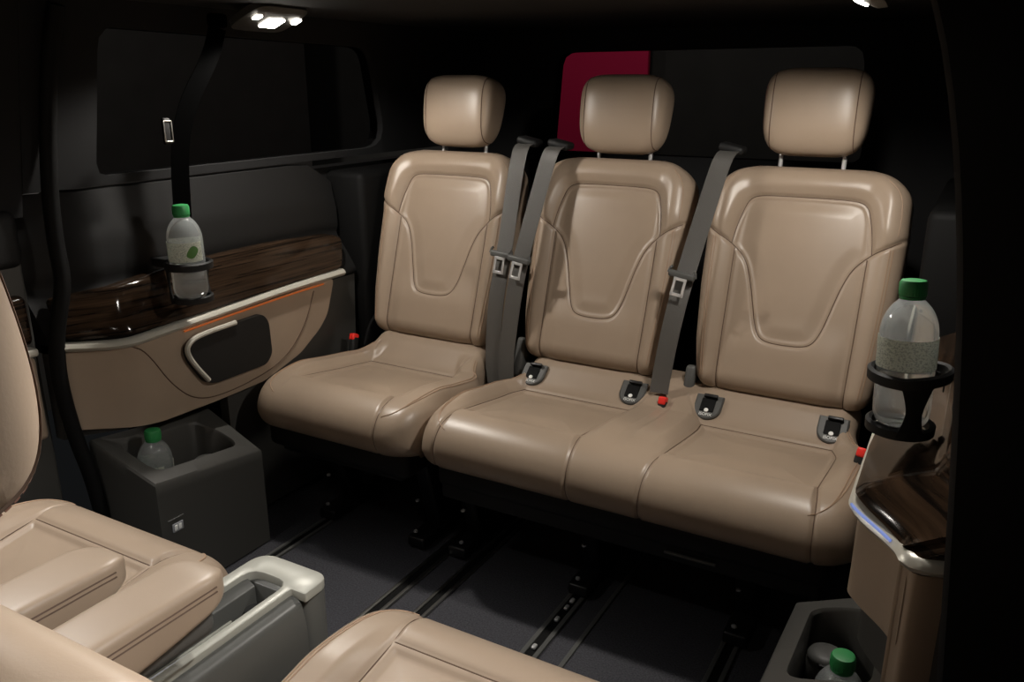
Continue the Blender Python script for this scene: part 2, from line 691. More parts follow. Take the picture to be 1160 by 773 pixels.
def upper_sweep(side, y0, y1):
    """black upper lining: from behind the wood up and out to the window sill"""
    prof = [(-0.03, 0.60), (-0.010, 0.618), (-0.026, 0.645), (-0.086, 0.732), (-0.076, 0.760), (-0.078, 0.84), (-0.084, 0.87), (-0.091, 0.915), (-0.094, 0.945), (-0.106, 0.945), (-0.106, 0.60)]
    if side == 'r':
        prof[2:4] = [(-0.036, 0.638), (-0.114, 0.675), (-0.112, 0.752)]
        prof = [(dx - 0.016 if z > 0.755 else (-0.120 if dx < -0.113 else dx), z) for dx, z in prof]
    prof = [tuple(p) for p in resample(round_poly(prof, 0.015, 4), 60)]
    ys = sorted(set([y0, y1] + [y for y in list(np.linspace(1.0, 1.16, 14)) if y0 < y < y1] + list(np.linspace(max(y0, 1.17), y1, 10))))
    v, f = [], []
    m = len(prof)
    for y in ys:
        for dx, z in prof:
            # the panel's shoulder drops away at its rear end
            k = max(0.0, (y - 1.80) / 0.15)
            zz = z - 0.07 * k * k * max(0, (z - 0.72) / 0.2) if k < 1.2 else z - 0.09
            v.append((mx(xin(y) + dx, side), y, zz))
    for i in range(len(ys) - 1):
        for k in range(m):
            k2 = (k + 1) % m
            f.append((i * m + k, i * m + k2, (i + 1) * m + k2, (i + 1) * m + k))
    f.append(tuple(range(m)))
    f.append(tuple((len(ys) - 1) * m + k for k in range(m))[::-1])
    return MB().raw(v, f)


def side_panel(side):
    left = side == 'l'
    t = thing('side_panel',
              'left side lining with walnut strip, tan leather, black pad and amber glow' if left else 'right side lining with glossy walnut corner, metal strip and tan leather below',
              'side panel', (mx(-1.64, side), 1.45, 0.0))
    off = Vector((-mx(-1.64, side), -1.45, 0))

    def fix(o):
        o.data.transform(Matrix.Translation(off))
        return o
    fix(patch([(1.0, 0.40), (1.40, 0.40), (1.40, 0.02), (1.90, 0.02), (1.93, 0.62), (1.0, 0.62)], -0.022, 0.03, side).build('base_panel', M['charcoal'], t))
    fix(upper_sweep(side, 1.0, 1.93).build('upper_panel', M['black'], t, angle=50))
    if left:
        wood = [(1.02, 0.632), (1.16, 0.628), (1.259, 0.631), (1.543, 0.638), (1.843, 0.645), (1.895, 0.722), (1.86, 0.737), (1.63, 0.747), (1.315, 0.746), (1.10, 0.727), (1.025, 0.716)]
    else:
        wood = [(1.004, 0.625), (1.843, 0.645), (1.885, 0.738), (1.558, 0.775), (1.254, 0.775), (1.12, 0.80), (1.004, 0.79)]
    wood = round_poly(wood, 0.014, 4)

    def bulge(y, z):
        b = 0.014 * max(0, 1 - ((z - 0.70) / 0.075) ** 2)
        # scooped pull recess at the front end
        d = ((y - 1.16) / 0.07) ** 2 + ((z - 0.675) / 0.035) ** 2
        if not left:
            return 0.012 * max(0, 1 - ((z - 0.664) / 0.042) ** 2)
        return b - 0.011 * math.exp(-d * 1.2) + 0.006 * math.exp(-(((y - 1.20) / 0.05) ** 2 + ((z - 0.735) / 0.025) ** 2))
    fix(patch(wood, 0.004, 0.014, side, 0.014, bulge).build('wood_inlay', M['wood'], t, angle=60))
    tr = [(0.998, 0.620), (1.06, 0.612), (1.112, 0.608), (1.256, 0.614), (1.419, 0.620), (1.64, 0.629), (1.850, 0.630)]
    path = [(xin(y), y, z) for y, z in smooth_line(tr, 70)[::-1]]
    if not left:
        path += [(-1.700, 0.990, 0.620), (-1.716, 0.991, 0.620), (-1.745, 1.003, 0.620), (-1.80, 1.030, 0.620)]
    fix(band_along(path, 0.021, 0.003, 0.011, side).build('metal_strip', M['silver'], t, angle=60))
    if left:
        fix(line_on([(1.27, 0.599), (1.42, 0.605), (1.64, 0.612), (1.76, 0.613)], 0.006, 0.0022, side, 30, 6).build('light_or_glint_strip', M['amber'], t))
        bz = [(0.999, 0.606), (1.112, 0.598), (1.40, 0.606), (1.812, 0.620), (1.775, 0.52), (1.739, 0.485), (1.654, 0.434), (1.513, 0.396), (1.346, 0.394), (1.186, 0.398), (1.10, 0.410), (0.999, 0.426)]
    else:
        fix(line_on([(1.03, 0.6215), (1.06, 0.619), (1.12, 0.6145)], 0.0135, 0.0022, side, 20, 6).build('light_or_glint_strip', M['cool_glint'], t))  # reflection on the right metal strip, put in as a glowing line
        bz = [(0.999, 0.606), (1.112, 0.598), (1.40, 0.606), (1.812, 0.620), (1.775, 0.52), (1.739, 0.485), (1.654, 0.434), (1.513, 0.410), (1.346, 0.43), (1.15, 0.47), (1.04, 0.485), (0.999, 0.485)]
    lp = fix(patch(round_poly(bz, 0.02, 4), 0.0, 0.02, side, 0.03).build('leather_panel', M['leather'], t))
    sm = [(1.13, 0.60), (1.166, 0.578), (1.223, 0.475), (1.293, 0.411), (1.421, 0.404), (1.584, 0.428), (1.679, 0.506), (1.724, 0.600)]
    s = line_on(sm, 0.0005, 0.0014, side).build('seam', M['seam'], lp)
    fix(s)
    pocket_o = fix(pocket(side, 0.165 if left else 0.122, t))
    if left:
        # padded black box with its bright pull bar
        pd = round_poly([(1.262, 0.560), (1.300, 0.580), (1.512, 0.585), (1.532, 0.56), (1.535, 0.470), (1.512, 0.446), (1.340, 0.447), (1.310, 0.458), (1.268, 0.525)], 0.014, 4)
        fix(patch(pd, 0.014, 0.02, side).build('pad', M['black'], t))
        fix(line_on([(1.318, 0.462), (1.276, 0.520), (1.262, 0.556), (1.278, 0.574), (1.310, 0.582), (1.42, 0.585)], 0.014, 0.0065, side, 40, 8).build('pull_bar', M['silver'], t))
        # small socket in the pocket's face
        bx = mx(-1.5165, side)
        k = MB().box((bx, 1.112, 0.182), (0.004, 0.030, 0.022), 0.002).build('socket', M['midgrey'], t)
        fix(k)
        fix(MB().box((bx + 0.001, 1.106, 0.182), (0.004, 0.008, 0.014), 0.001).box((bx + 0.001, 1.117, 0.182), (0.004, 0.008, 0.014), 0.001).build('socket_mark', M['white'], k))
        fix(MB().box((bx, 1.109, 0.205), (0.003, 0.045, 0.003), 0.001).build('socket_lip', M['slate'], k))
    return t


side_panel('l')
side_panel('r')

# door jamb (right), black pillar beside the camera
pr = struct_root('wall_right_pillar')
pz = [(0.0, 0.062), (0.45, 0.040), (0.62, 0.026), (0.82, 0.008), (1.0, -0.012), (1.16, -0.042), (1.26, -0.075), (1.33, -0.11)]
P = smooth_line([(x, z) for z, x in pz], 30, 2)
v, f = [], []
for (x, z) in P:
    v += [(x + 0.006, 0.905, z), (x + 0.14, 0.905, z), (x + 0.14, 0.965, z), (x + 0.006, 0.965, z), (x, 0.955, z), (x, 0.915, z)]
for i in range(len(P) - 1):
    for k in range(6):
        k2 = (k + 1) % 6
        f.append((i * 6 + k, i * 6 + k2, (i + 1) * 6 + k2, (i + 1) * 6 + k))
f.append(tuple(range(6))); f.append(tuple((len(P) - 1) * 6 + k for k in range(6)))
MB().raw(v, f).build('pillar_trim', M['rubber'], pr)
jm = struct_root('trim_1')


def end_wrap(z0, z1, off, leaned=False):
    """band turning round the front end of the right lining into the door opening"""
    plan = smooth_line([(-1.6935, 0.9995), (-1.700, 0.990), (-1.716, 0.992), (-1.745, 1.004), (-1.80, 1.030)], 26, 3)
    rows = 7
    v, f = [], []
    n = len(plan)
    for th in (0.0, 0.014):
        for r_ in range(rows):
            z = z0 + (z1 - z0) * r_ / (rows - 1)
            for i, (x, y) in enumerate(plan):
                a = plan[max(0, i - 1)]; b = plan[min(n - 1, i + 1)]
                tx, ty = b[0] - a[0], b[1] - a[1]
                L = math.hypot(tx, ty)
                nx, ny = -ty / L, tx / L            # outward, towards the opening
                k = lean(z, 'r') if leaned else 0.0
                o_ = off - th
                v.append((mx(x - nx * o_ + k, 'r'), y + (-ny * o_ if ny > 0 else ny * o_), z))
    for th in range(2):
        b0 = th * rows * n
        for r_ in range(rows - 1):
            for i in range(n - 1):
                a = b0 + r_ * n + i
                f.append((a, a + 1, a + n + 1, a + n))
    m = rows * n
    edge = [i for i in range(n)] + [r_ * n + n - 1 for r_ in range(1, rows)] + [(rows - 1) * n + i for i in range(n - 2, -1, -1)] + [r_ * n for r_ in range(rows - 2, 0, -1)]
    for k in range(len(edge)):
        a, b = edge[k], edge[(k + 1) % len(edge)]
        f.append((a, b, m + b, m + a))
    return MB().raw(v, f)


end_wrap(0.02, 0.606, 0.0).build('jamb_leather', M['leather'], jm, angle=50)
end_wrap(0.630, 0.790, 0.002, True).build('jamb_wood', M['wood'], jm, angle=50)
end_wrap(0.790, 0.945, -0.010, True).build('jamb_upper', M['charcoal'], jm, angle=50)

# left sliding door ahead of the seal
dr = struct_root('door_1')
MB().box((-1.745, 0.45, 0.45), (0.05, 1.06, 0.90), 0.01).build('door_shell', M['charcoal'], dr)
MB().box((-1.718, 0.50, 0.515), (0.03, 0.93, 0.19), 0.012).build('leather_panel', M['leather'], dr)
MB().box((-1.718, 0.50, 0.69), (0.04, 0.93, 0.11), 0.015).build('wood_inlay', M['wood'], dr)
MB().box((-1.705, 0.50, 0.622), (0.03, 0.93, 0.018), 0.006).build('metal_strip', M['silver'], dr)
MB().box((-1.735, 0.45, 0.86), (0.06, 1.06, 0.12), 0.02).build('sill_lining', M['black'], dr)


def pl_l(y, z, d):
    return (-1.725 + 0.10 * max(0, (z - 0.9) / 0.4) - d, y, z)


ring_panel(((-0.08, 0.90), (1.0, 1.345)), round_poly([(0.0, 0.94), (0.90, 0.94), (0.90, 1.28), (0.0, 1.28)], 0.04), pl_l, 0.05).build('window_surround', M['liner'], dr, angle=30)
gl = round_poly([(0.0, 0.94), (0.90, 0.94), (0.90, 1.28), (0.0, 1.28)], 0.04)
n = len(gl)
struct(MB().raw([pl_l(y, z, 0.02) for y, z in gl] + [pl_l(y, z, 0.024) for y, z in gl], [tuple(range(n)), tuple(range(n, 2 * n))[::-1]] + [(k, (k + 1) % n, n + (k + 1) % n, n + k) for k in range(n)]).build('window_4', M['glass'], smooth=False))
seal_pts = smooth_line([(-1.60, 1.062, 1.31), (-1.635, 1.050, 1.20), (-1.68, 1.04, 0.98), (-1.685, 1.035, 0.84), (-1.675, 1.035, 0.76), (-1.685, 1.005, 0.66), (-1.690, 0.995, 0.56), (-1.685, 1.005, 0.42), (-1.675, 1.03, 0.28), (-1.67, 1.04, 0.02)], 60)
sl = MB().tube(seal_pts, 0.0165, 10).build('trim_2', M['rubber'])
struct(sl)
struct(MB().box((-0.85, -1.02, 0.66), (1.95, 0.05, 1.36)).build('wall_front', M['liner'], smooth=False))

# ------------------------------------------------------------------ floor rails
for i, (x, y0, y1, w, lab) in enumerate([
        (-1.455, 0.2, 2.3, 0.030, 'floor rail running under the left single seat, nearest the left wall'),
        (-1.082, 0.2, 2.3, 0.034, 'floor rail beside the console with a wide aluminium edge'),
        (-0.985, 0.2, 2.3, 0.030, 'narrow floor rail just right of the wide aluminium edged one'),
        (-0.700, 0.2, 2.3, 0.036, 'floor rail under the middle of the double bench, with bright latch bits'),
        (-0.335, 0.2, 2.3, 0.034, 'floor rail nearest the right pocket, under the right end of the bench')]):
    t = thing('floor_rail', lab, 'rail', (x, (y0 + y1) / 2, 0.0), 0, 'seat rails in the floor')
    L = y1 - y0
    MB().box((0, 0, 0.0008), (w * 0.5, L, 0.004)).build('slot', M['rubber'], t, smooth=False)
    edge = M['alu'] if i in (1, 2) else M['slate']
    for s in (-1, 1):
        MB().box((s * w * 0.42, 0, 0.003), (w * 0.30, L, 0.007), 0.0015, 2).build('rail_edge', edge, t)
    if i == 3:
        for dy in (0.09, 0.20, 0.25, 0.28):
            MB().box((0.0, dy - 0.0, 0.007), (0.010, 0.016, 0.008), 0.003).build('latch', M['chrome'], t)
for x in (-0.625,):
    struct(MB().box((x, 1.25, 0.0015), (0.010, 2.1, 0.005), 0.001).build('trim_3', M['slate']))

# ================================================================== SEATS
TH = math.atan(0.32)

PANEL_TOP = [(0.158, 0.358), (0.153, 0.40), (0.142, 0.445), (0.134, 0.466), (0.116, 0.478), (0.06, 0.480), (0.0, 0.480)]
SHIELD = [(0.226, 0.398), (0.190, 0.374), (0.158, 0.358), (0.122, 0.325), (0.102, 0.272), (0.088, 0.215), (0.075, 0.165), (0.060, 0.137), (0.035, 0.129), (0.0, 0.128)]


def mirror_line(h):
    """half line ending on x=0 -> full line, right to left"""
    return [tuple(p) for p in h] + [(-x, z) for x, z in h[::-1][1:]]


ptop = [tuple(p) for p in smooth_line(mirror_line(PANEL_TOP), 90, 2)]
shl = [tuple(p) for p in smooth_line(mirror_line(SHIELD), 120, 2)]
shl_in = [p for p in shl if p[1] < 0.360 and abs(p[0]) <= 0.1601]
REGION = ptop + shl_in[::-1]
BH = 0.556
BHW = 0.226


def half_w(z):
    z = np.asarray(z, float)
    w = np.interp(z, [0, 0.05, 0.12, 0.25, 0.40, 0.50, BH], [0.196, 0.204, 0.215, 0.224, 0.227, 0.222, 0.216])
    Rt, Rx = 0.080, 0.105
    q = np.clip((z - (BH - Rt)) / Rt, 0, 1)
    w = w - Rx * (1 - np.sqrt(np.maximum(0, 1 - q ** 2)))
    Rb, Rx2 = 0.040, 0.035
    q = np.clip((Rb - z) / Rb, 0, 1)
    return w - Rx2 * (1 - np.sqrt(np.maximum(0, 1 - q ** 2)))


zz = np.linspace(0, BH, 160)
hwz = half_w(zz)
OUTL = [(x, z) for x, z in zip(hwz, zz)] + [(-x, z) for x, z in zip(hwz[::-1], zz[::-1])]
OUTL = OUTL + [OUTL[0]]
BOL_X = 0.150


def bol_line(s):
    return [(s * 0.150, 0.346), (s * 0.149, 0.15), (s * 0.147, 0.0)]


def back_y(X, Z):
    """front surface of the backrest (negative = towards the sitter)"""
    X = np.asarray(X, float); Z = np.asarray(Z, float)
    e = dist_poly(X, Z, OUTL)
    Rr = 0.045
    q = np.clip(1 - e / Rr, 0, 1)
    y = Rr * (1 - np.sqrt(np.maximum(0, 1 - q * q)))
    reg = inside(X, Z, REGION)
    d = dist_poly(X, Z, REGION + [REGION[0]])
    sd = np.where(reg, d, -d)
    # outer bolsters swell forward, the insert sits back with a soft crown
    ax = np.abs(X)
    y -= 0.020 * sstep(0.13, 0.185, ax) * (1 - sstep(0.40, 0.52, Z) * 0.3)
    up = sstep(0.35, 0.42, Z)
    y -= 0.009 * up * sstep(0.0, 0.03, -sd) * (1 - sstep(0.06, 0.10, -sd) * 0.2)
    y += 0.006 * sstep(0.0, 0.012, sd) - 0.007 * sstep(0.006, 0.045, sd) * np.clip(1 - (X / 0.15) ** 2, 0, 1)
    low = (1 - sstep(0.10, 0.20, Z)) * (1 - sstep(0.10, 0.16, ax))
    y -= 0.010 * low
    # grooves
    g = 0.0055 * np.exp(-(d / 0.0045) ** 2)
    dw = np.minimum(dist_poly(X, Z, [p for p in shl if p[0] > 0.150 and p[1] > 0.355]), dist_poly(X, Z, [p for p in shl if p[0] < -0.150 and p[1] > 0.355]))
    g = np.maximum(g, 0.0060 * np.exp(-(dw / 0.0045) ** 2))
    for s in (-1, 1):
        g = np.maximum(g, 0.0050 * np.exp(-(dist_poly(X, Z, bol_line(s)) / 0.0042) ** 2))
    return y + g


def backrest_mesh():
    NX, NZ = 190, 210
    q = np.linspace(0, 1, NZ)
    zr = BH * (q - 0.10 * np.sin(2 * PI * q) / (2 * PI) * 6.0)
    zr = np.clip(zr, 0, BH)
    zr = np.maximum.accumulate(zr)
    s = np.linspace(-1, 1, NX)
    s = np.sign(s) * (1 - (1 - np.abs(s)) ** 1.15)
    Z = np.repeat(zr[:, None], NX, 1)
    W = half_w(zr)
    X = s[None, :] * W[:, None]
    # crown the top edge a little
    Ztop = Z + 0.0
    Y = back_y(X, Z)
    v = np.stack([X, Y, Ztop], -1).reshape(-1, 3)
    f = []
    for i in range(NZ - 1):
        for k in range(NX - 1):
            a = i * NX + k
            f.append((a, a + 1, a + NX + 1, a + NX))
    # boundary loop, extruded back in rounded rings
    loop = [k for k in range(NX)] + [i * NX + NX - 1 for i in range(1, NZ)] + [(NZ - 1) * NX + k for k in range(NX - 2, -1, -1)] + [i * NX for i in range(NZ - 2, 0, -1)]
    V = [tuple(p) for p in v]
    L = len(loop)
    prev = loop
    cz = BH / 2
    for (yy, sc) in [(0.055, 1.004), (0.070, 0.995), (0.085, 0.965), (0.092, 0.90)]:
        cur = []
        for a in loop:
            x, _, z = v[a]
            cur.append(len(V))
            V.append((x * sc, yy, cz + (z - cz) * (1 - (1 - sc) * 0.4 if sc < 1 else 1)))
        for k in range(L):
            j = (k + 1) % L
            f.append((prev[k], prev[j], cur[j], cur[k]))
        prev = cur
    f.append(tuple(prev))
    me = bpy.data.meshes.new('backrest')
    me.from_pydata(V, [], f)
    return finish(me, True, 60)


def lines(mbs, name):
    out = []
    for q in mbs:
        me = bpy.data.meshes.new(name)
        me.from_pydata(q.v, [], q.f)
        out.append(finish(me, True))
    return out


def add_all(name, ms, m, parent):
    for me in ms:
        add(name, me, m, parent)


def back_seams():
    """thin threads lying in the grooves of the backrest"""
    mbs = []
    def lay(P, r=0.0011, lift=0.0008, n=80):
        P = resample(P, n)
        y = back_y(P[:, 0], P[:, 1]) - lift
        mbs.append(MB()); mbs[-1].tube([(x, yy, z) for (x, z), yy in zip(P, y)], r, 5)
    lay(ptop, n=100)
    lay([p for p in shl if abs(p[0]) < 0.219], n=140)
    for s in (-1, 1):
        lay(bol_line(s), n=50)
    return lines(mbs, 'seam')


def back_piping():
    mbs = []
    for s in (-1, 1):
        P = smooth_line([(s * 0.196, 0.372), (s * 0.194, 0.25), (s * 0.186, 0.12), (s * 0.178, 0.03)], 60, 2)
        for dx in (0.0, 0.006):
            y = back_y(P[:, 0] + s * dx, P[:, 1]) - 0.0003
            mbs.append(MB()); mbs[-1].tube([(x + s * dx, yy, z) for (x, z), yy in zip(P, y)], 0.0011, 5)
        P = smooth_line([(s * 0.207, 0.402), (s * 0.209, 0.45), (s * 0.200, 0.50), (s * 0.17, 0.528)], 40, 2)
        y = back_y(P[:, 0], P[:, 1]) - 0.0003
        mbs.append(MB()); mbs[-1].tube([(x, yy, z) for (x, z), yy in zip(P, y)], 0.0009, 5)
    return lines(mbs, 'piping')


# ---- headrest
HA, HB, HC = 0.119, 0.062, 0.100


def head_pt(a, b):
    def sg(c, e):
        return math.copysign(abs(c) ** e, c)
    e1, e2 = 0.42, 0.42
    x = HA * sg(math.cos(b), e1) * sg(math.cos(a), e2)
    y = HB * sg(math.cos(b), 0.55) * sg(math.sin(a), 0.62)
    z = HC * sg(math.sin(b), e1 * 1.15)
    # wider and fuller near the top third, thinner at the bottom
    k = 1.0 + 0.03 * (z / HC) - 0.05 * max(0, -z / HC) ** 2
    y2 = y * (1.0 + 0.22 * (z / HC))
    y2 += 0.012 * (z / HC) ** 2 * (-1 if y < 0 else 1) * -0.6
    return (x * k, y2, z)


def headrest_mesh():
    na, nb = 96, 56
    v, f = [], []
    for j in range(nb + 1):
        t = -1 + 2 * j / nb
        b = PI / 2 * math.copysign(abs(t) ** 1.0, t) * 0.9995
        for i in range(na):
            v.append(head_pt(2 * PI * i / na, b))
    for j in range(nb):
        for i in range(na):
            k = (i + 1) % na
            f.append((j * na + i, j * na + k, (j + 1) * na + k, (j + 1) * na + i))
    f.append(tuple(range(na))[::-1])
    f.append(tuple(nb * na + i for i in range(na)))
    me = bpy.data.meshes.new('headrest')
    me.from_pydata(v, [], f)
    return finish(me, True, 75)


def headrest_seam_mesh():
    """the two side seams: rings round the cushion at a constant width"""
    mbs = []
    for s in (-1, 1):
        pts = []
        for j in range(72):
            th = 2 * PI * j / 72
            # project a ring in the y-z plane on the cushion surface at x = s*0.094
            best = None
            dy, dz = math.cos(th), math.sin(th)
            lo, hi = 0.0, 0.2
            for _ in range(26):
                md = (lo + hi) / 2
                y, z = dy * md, dz * md
                if inside_head(s * 0.094, y, z):
                    lo = md
                else:
                    hi = md
            pts.append((s * 0.094, dy * (lo + 0.0002), dz * (lo + 0.0002)))
        mbs.append(MB()); mbs[-1].tube(pts, 0.0012, 5, True)
    return lines(mbs, 'seam')


def stitch_mesh():
    mb = MB()
    for s in (-1, 1):
        x = s * 0.088
        ring = []
        for j in range(260):
            th = 2 * PI * j / 260
            dy, dz = math.cos(th), math.sin(th)
            lo, hi = 0.0, 0.2
            for _ in range(24):
                md = (lo + hi) / 2
                if inside_head(x, dy * md, dz * md):
                    lo = md
                else:
                    hi = md
            ring.append((x, dy * (lo + 0.0003), dz * (lo + 0.0003)))
        ring = resample(ring, 3 * 100, True)
        for k in range(100):
            mb.tube([tuple(ring[3 * k]), tuple(ring[3 * k + 1]), tuple(ring[(3 * k + 2) % 300])], 0.0009, 5)
    me = bpy.data.meshes.new('stitching')
    me.from_pydata(mb.v, [], mb.f)
    return finish(me, True)


def inside_head(x, y, z):
    if abs(z) >= HC:
        return False
    sb = (abs(z) / HC) ** (1 / (0.42 * 1.15))
    cb = math.sqrt(max(0, 1 - sb * sb))
    k = 1.0 + 0.03 * (z / HC) - 0.05 * max(0, -z / HC) ** 2
    ax = abs(x) / (k * HA * max(1e-9, cb ** 0.42))
    if ax >= 1:
        return False
    ca = ax ** (1 / 0.42)
    sa = math.sqrt(max(0, 1 - ca * ca))
    yb = HB * cb ** 0.55 * sa ** 0.62
    yb *= (1.0 + 0.22 * (z / HC))
    yb -= 0.0072 * (z / HC) ** 2
    return abs(y) < yb


# ---- cushion
CPROF = [(0.075, 0.300), (0.035, 0.302), (0.012, 0.315), (0.000, 0.345), (0.003, 0.372), (0.016, 0.398), (0.042, 0.419), (0.075, 0.428), (0.110, 0.427),
         (0.20, 0.412), (0.30, 0.396), (0.385, 0.386), (0.410, 0.392), (0.445, 0.418), (0.480, 0.446), (0.520, 0.452), (0.56, 0.450)]
CP = resample(smooth_line(CPROF, 300, 2), 220)
CPA = np.r_[0, np.cumsum(np.linalg.norm(np.diff(CP, axis=0), axis=1))]
# "a" equals the plan depth on top of the cushion and runs negative down the front face
I0 = int(np.argmin(np.abs(CP[:, 0] - 0.075) + (np.arange(len(CP)) < 60) * 1.0))
CA = np.where(np.arange(len(CP)) >= I0, CP[:, 0], CP[I0, 0] - (CPA[I0] - CPA))


def cushion_height(x, a, seats):
    """relief over the base profile: insert panels, side bolsters, seams; returns raise along the normal"""
    h = np.zeros(np.broadcast(x, a).shape)
    x = x + 0 * h; a = a + 0 * h
    g = np.zeros_like(h)
    for (cx, lo, ro) in seats:
        u = x - cx
        au = np.abs(u)
        pd = np.minimum(np.minimum(0.155 - au, a - 0.112), 0.392 - a)         # >0 inside the insert
        edge = np.abs(pd)
        h += np.where(pd > 0, -0.009 * sstep(0, 0.016, pd) + 0.006 * sstep(0.016, 0.09, pd), 0) + 0.004 * np.exp(-((a - 0.085) / 0.03) ** 2) * (au < 0.155)
        # bolsters left and right of the insert
        bl = sstep(0.150, 0.190, au) * (1 - sstep(0.235, 0.262, au)) * sstep(0.06, 0.20, a) * (1 - sstep(0.40, 0.47, a))
        h += 0.021 * bl
        # seams round the insert, from its corners to the front, down the front
        box = [(-0.155, 0.112), (0.155, 0.112), (0.155, 0.392), (-0.155, 0.392), (-0.155, 0.112)]
        g = np.maximum(g, 0.0045 * np.exp(-(dist_poly(u, a, box) / 0.0045) ** 2))
        for s, on in ((-1, lo), (1, ro)):
            if on:
                g = np.maximum(g, 0.0045 * np.exp(-(dist_poly(u, a, front_seam(s)) / 0.0042) ** 2))
        g = np.maximum(g, 0.003 * np.exp(-(dist_poly(u, a, [(-0.155, 0.392), (-0.205, 0.455)]) / 0.004) ** 2))
        g = np.maximum(g, 0.003 * np.exp(-(dist_poly(u, a, [(0.155, 0.392), (0.205, 0.455)]) / 0.004) ** 2))
    return h - g


def front_seam(s):
    return [tuple(p) for p in smooth_line([(s * 0.155, 0.112), (s * 0.163, 0.06), (s * 0.168, 0.0), (s * 0.170, -0.10)], 24, 2)]


def cushion_surf(seats, hw):
    RC = 0.045
    zb = 0.30

    def corner(x, yl):
        RR = 0.085
        q = np.clip((np.abs(x) - (hw - RR)) / RR, 0, 1)
        return 0.075 * (1 - np.sqrt(np.maximum(0, 1 - q * q * 0.96))) * (1 - sstep(0.02, 0.30, yl))

    def flat(x, a):
        """point on the upper/front surface away from the outer sides"""
        x = np.asarray(x, float); a = np.asarray(a, float)
        yl = np.interp(a, CA, CP[:, 0]); z = np.interp(a, CA, CP[:, 1])
        ty = np.interp(a, CA, np.gradient(CP[:, 0], CPA)); tz = np.interp(a, CA, np.gradient(CP[:, 1], CPA))
        h = cushion_height(x, a, seats)
        # drop towards the outer sides
        r = np.minimum(RC, np.maximum(0.0005, (z - zb)) * 0.9)
        q = np.clip((np.abs(x) - (hw - r)) / r, 0, 1)
        dz = r * (1 - np.sqrt(np.maximum(0, 1 - q * q)))
        return x * (1 - 0.062 / hw * sstep(0.34, 0.48, yl)), yl + corner(x, yl) - tz * h, z + ty * h - dz
    return flat, zb, corner, RC


def cushion_mesh(name, seats, hw, nx):
    flat, zb, corner, RC = cushion_surf(seats, hw)
    NA = len(CA)
    # widths: dense, with extra rows over the rounded edges
    s = np.linspace(-1, 1, nx)
    q = np.sign(s) * np.where(np.abs(s) > 0.92, 0.92 + 0.08 * np.sin((np.abs(s) - 0.92) / 0.08 * PI / 2), np.abs(s))
    X = q[None, :] * hw + np.zeros((NA, 1))
    A = np.repeat(CA[:, None], nx, 1)
    x, y, z = flat(X, A)
    V = np.stack([x, y, z], -1).reshape(-1, 3)
    # bow the sides inwards a little towards the bottom front
    V = [tuple(p) for p in V]
    f = []
    for i in range(NA - 1):
        for k in range(nx - 1):
            a = i * nx + k
            f.append((a, a + 1, a + nx + 1, a + nx))
    # side walls down to the base
    for k, sg in ((0, -1), (nx - 1, 1)):
        col = [i * nx + k for i in range(NA)]
        prev = col
        for t, ins in ((0.35, 0.001), (0.7, 0.003), (1.0, 0.010)):
            cur = []
            for a in col:
                px, py, pz = V[a]
                cur.append(len(V))
                V.append((px - sg * ins, py + (0.03 * t if py < 0.1 else 0), pz + (min(zb + 0.004, pz) - pz) * t))
            for i in range(NA - 1):
                f.append((prev[i], prev[i + 1], cur[i + 1], cur[i]))
            prev = cur
    me = bpy.data.meshes.new(name)
    me.from_pydata(V, [], f)
    return finish(me, True, 70)


def cushion_seams(seats, hw):
    flat, zb, corner, RC = cushion_surf(seats, hw)
    mbs = []

    def lay(P, r=0.0011, n=60):
        P = resample(P, n)
        x, y, z = flat(P[:, 0], P[:, 1])
        mbs.append(MB()); mbs[-1].tube([(a, b, c + 0.0004) for a, b, c in zip(x, y, z)], r, 5)
    for (cx, lo, ro) in seats:
        for s, on in ((-1, lo), (1, ro)):
            if on:
                lay([(cx + p[0], p[1]) for p in front_seam(s)])
        lay([(cx - 0.155, 0.112), (cx + 0.155, 0.112)])
        lay([(cx + 0.155, 0.392), (cx - 0.155, 0.392)])
        for s in (-1, 1):
            lay([(cx + s * 0.155, 0.112), (cx + s * 0.155, 0.392)])
    return lines(mbs, 'seam')


def cushion_piping(seats, hw):
    flat, zb, corner, RC = cushion_surf(seats, hw)
    mbs = []
    for s in (-1, 1):
        for d in (0.0, 0.007):
            P = smooth_line([(s * (hw - 0.085), 0.020), (s * (hw - 0.050), 0.040), (s * (hw - 0.030 - d), 0.10), (s * (hw - 0.026 - d), 0.25), (s * (hw - 0.026 - d), 0.45)], 60, 2)
            x, y, z = flat(P[:, 0], P[:, 1])
            mbs.append(MB()); mbs[-1].tube([(a, b, c + 0.0006) for a, b, c in zip(x, y, z)], 0.0012, 5)
    return lines(mbs, 'piping')


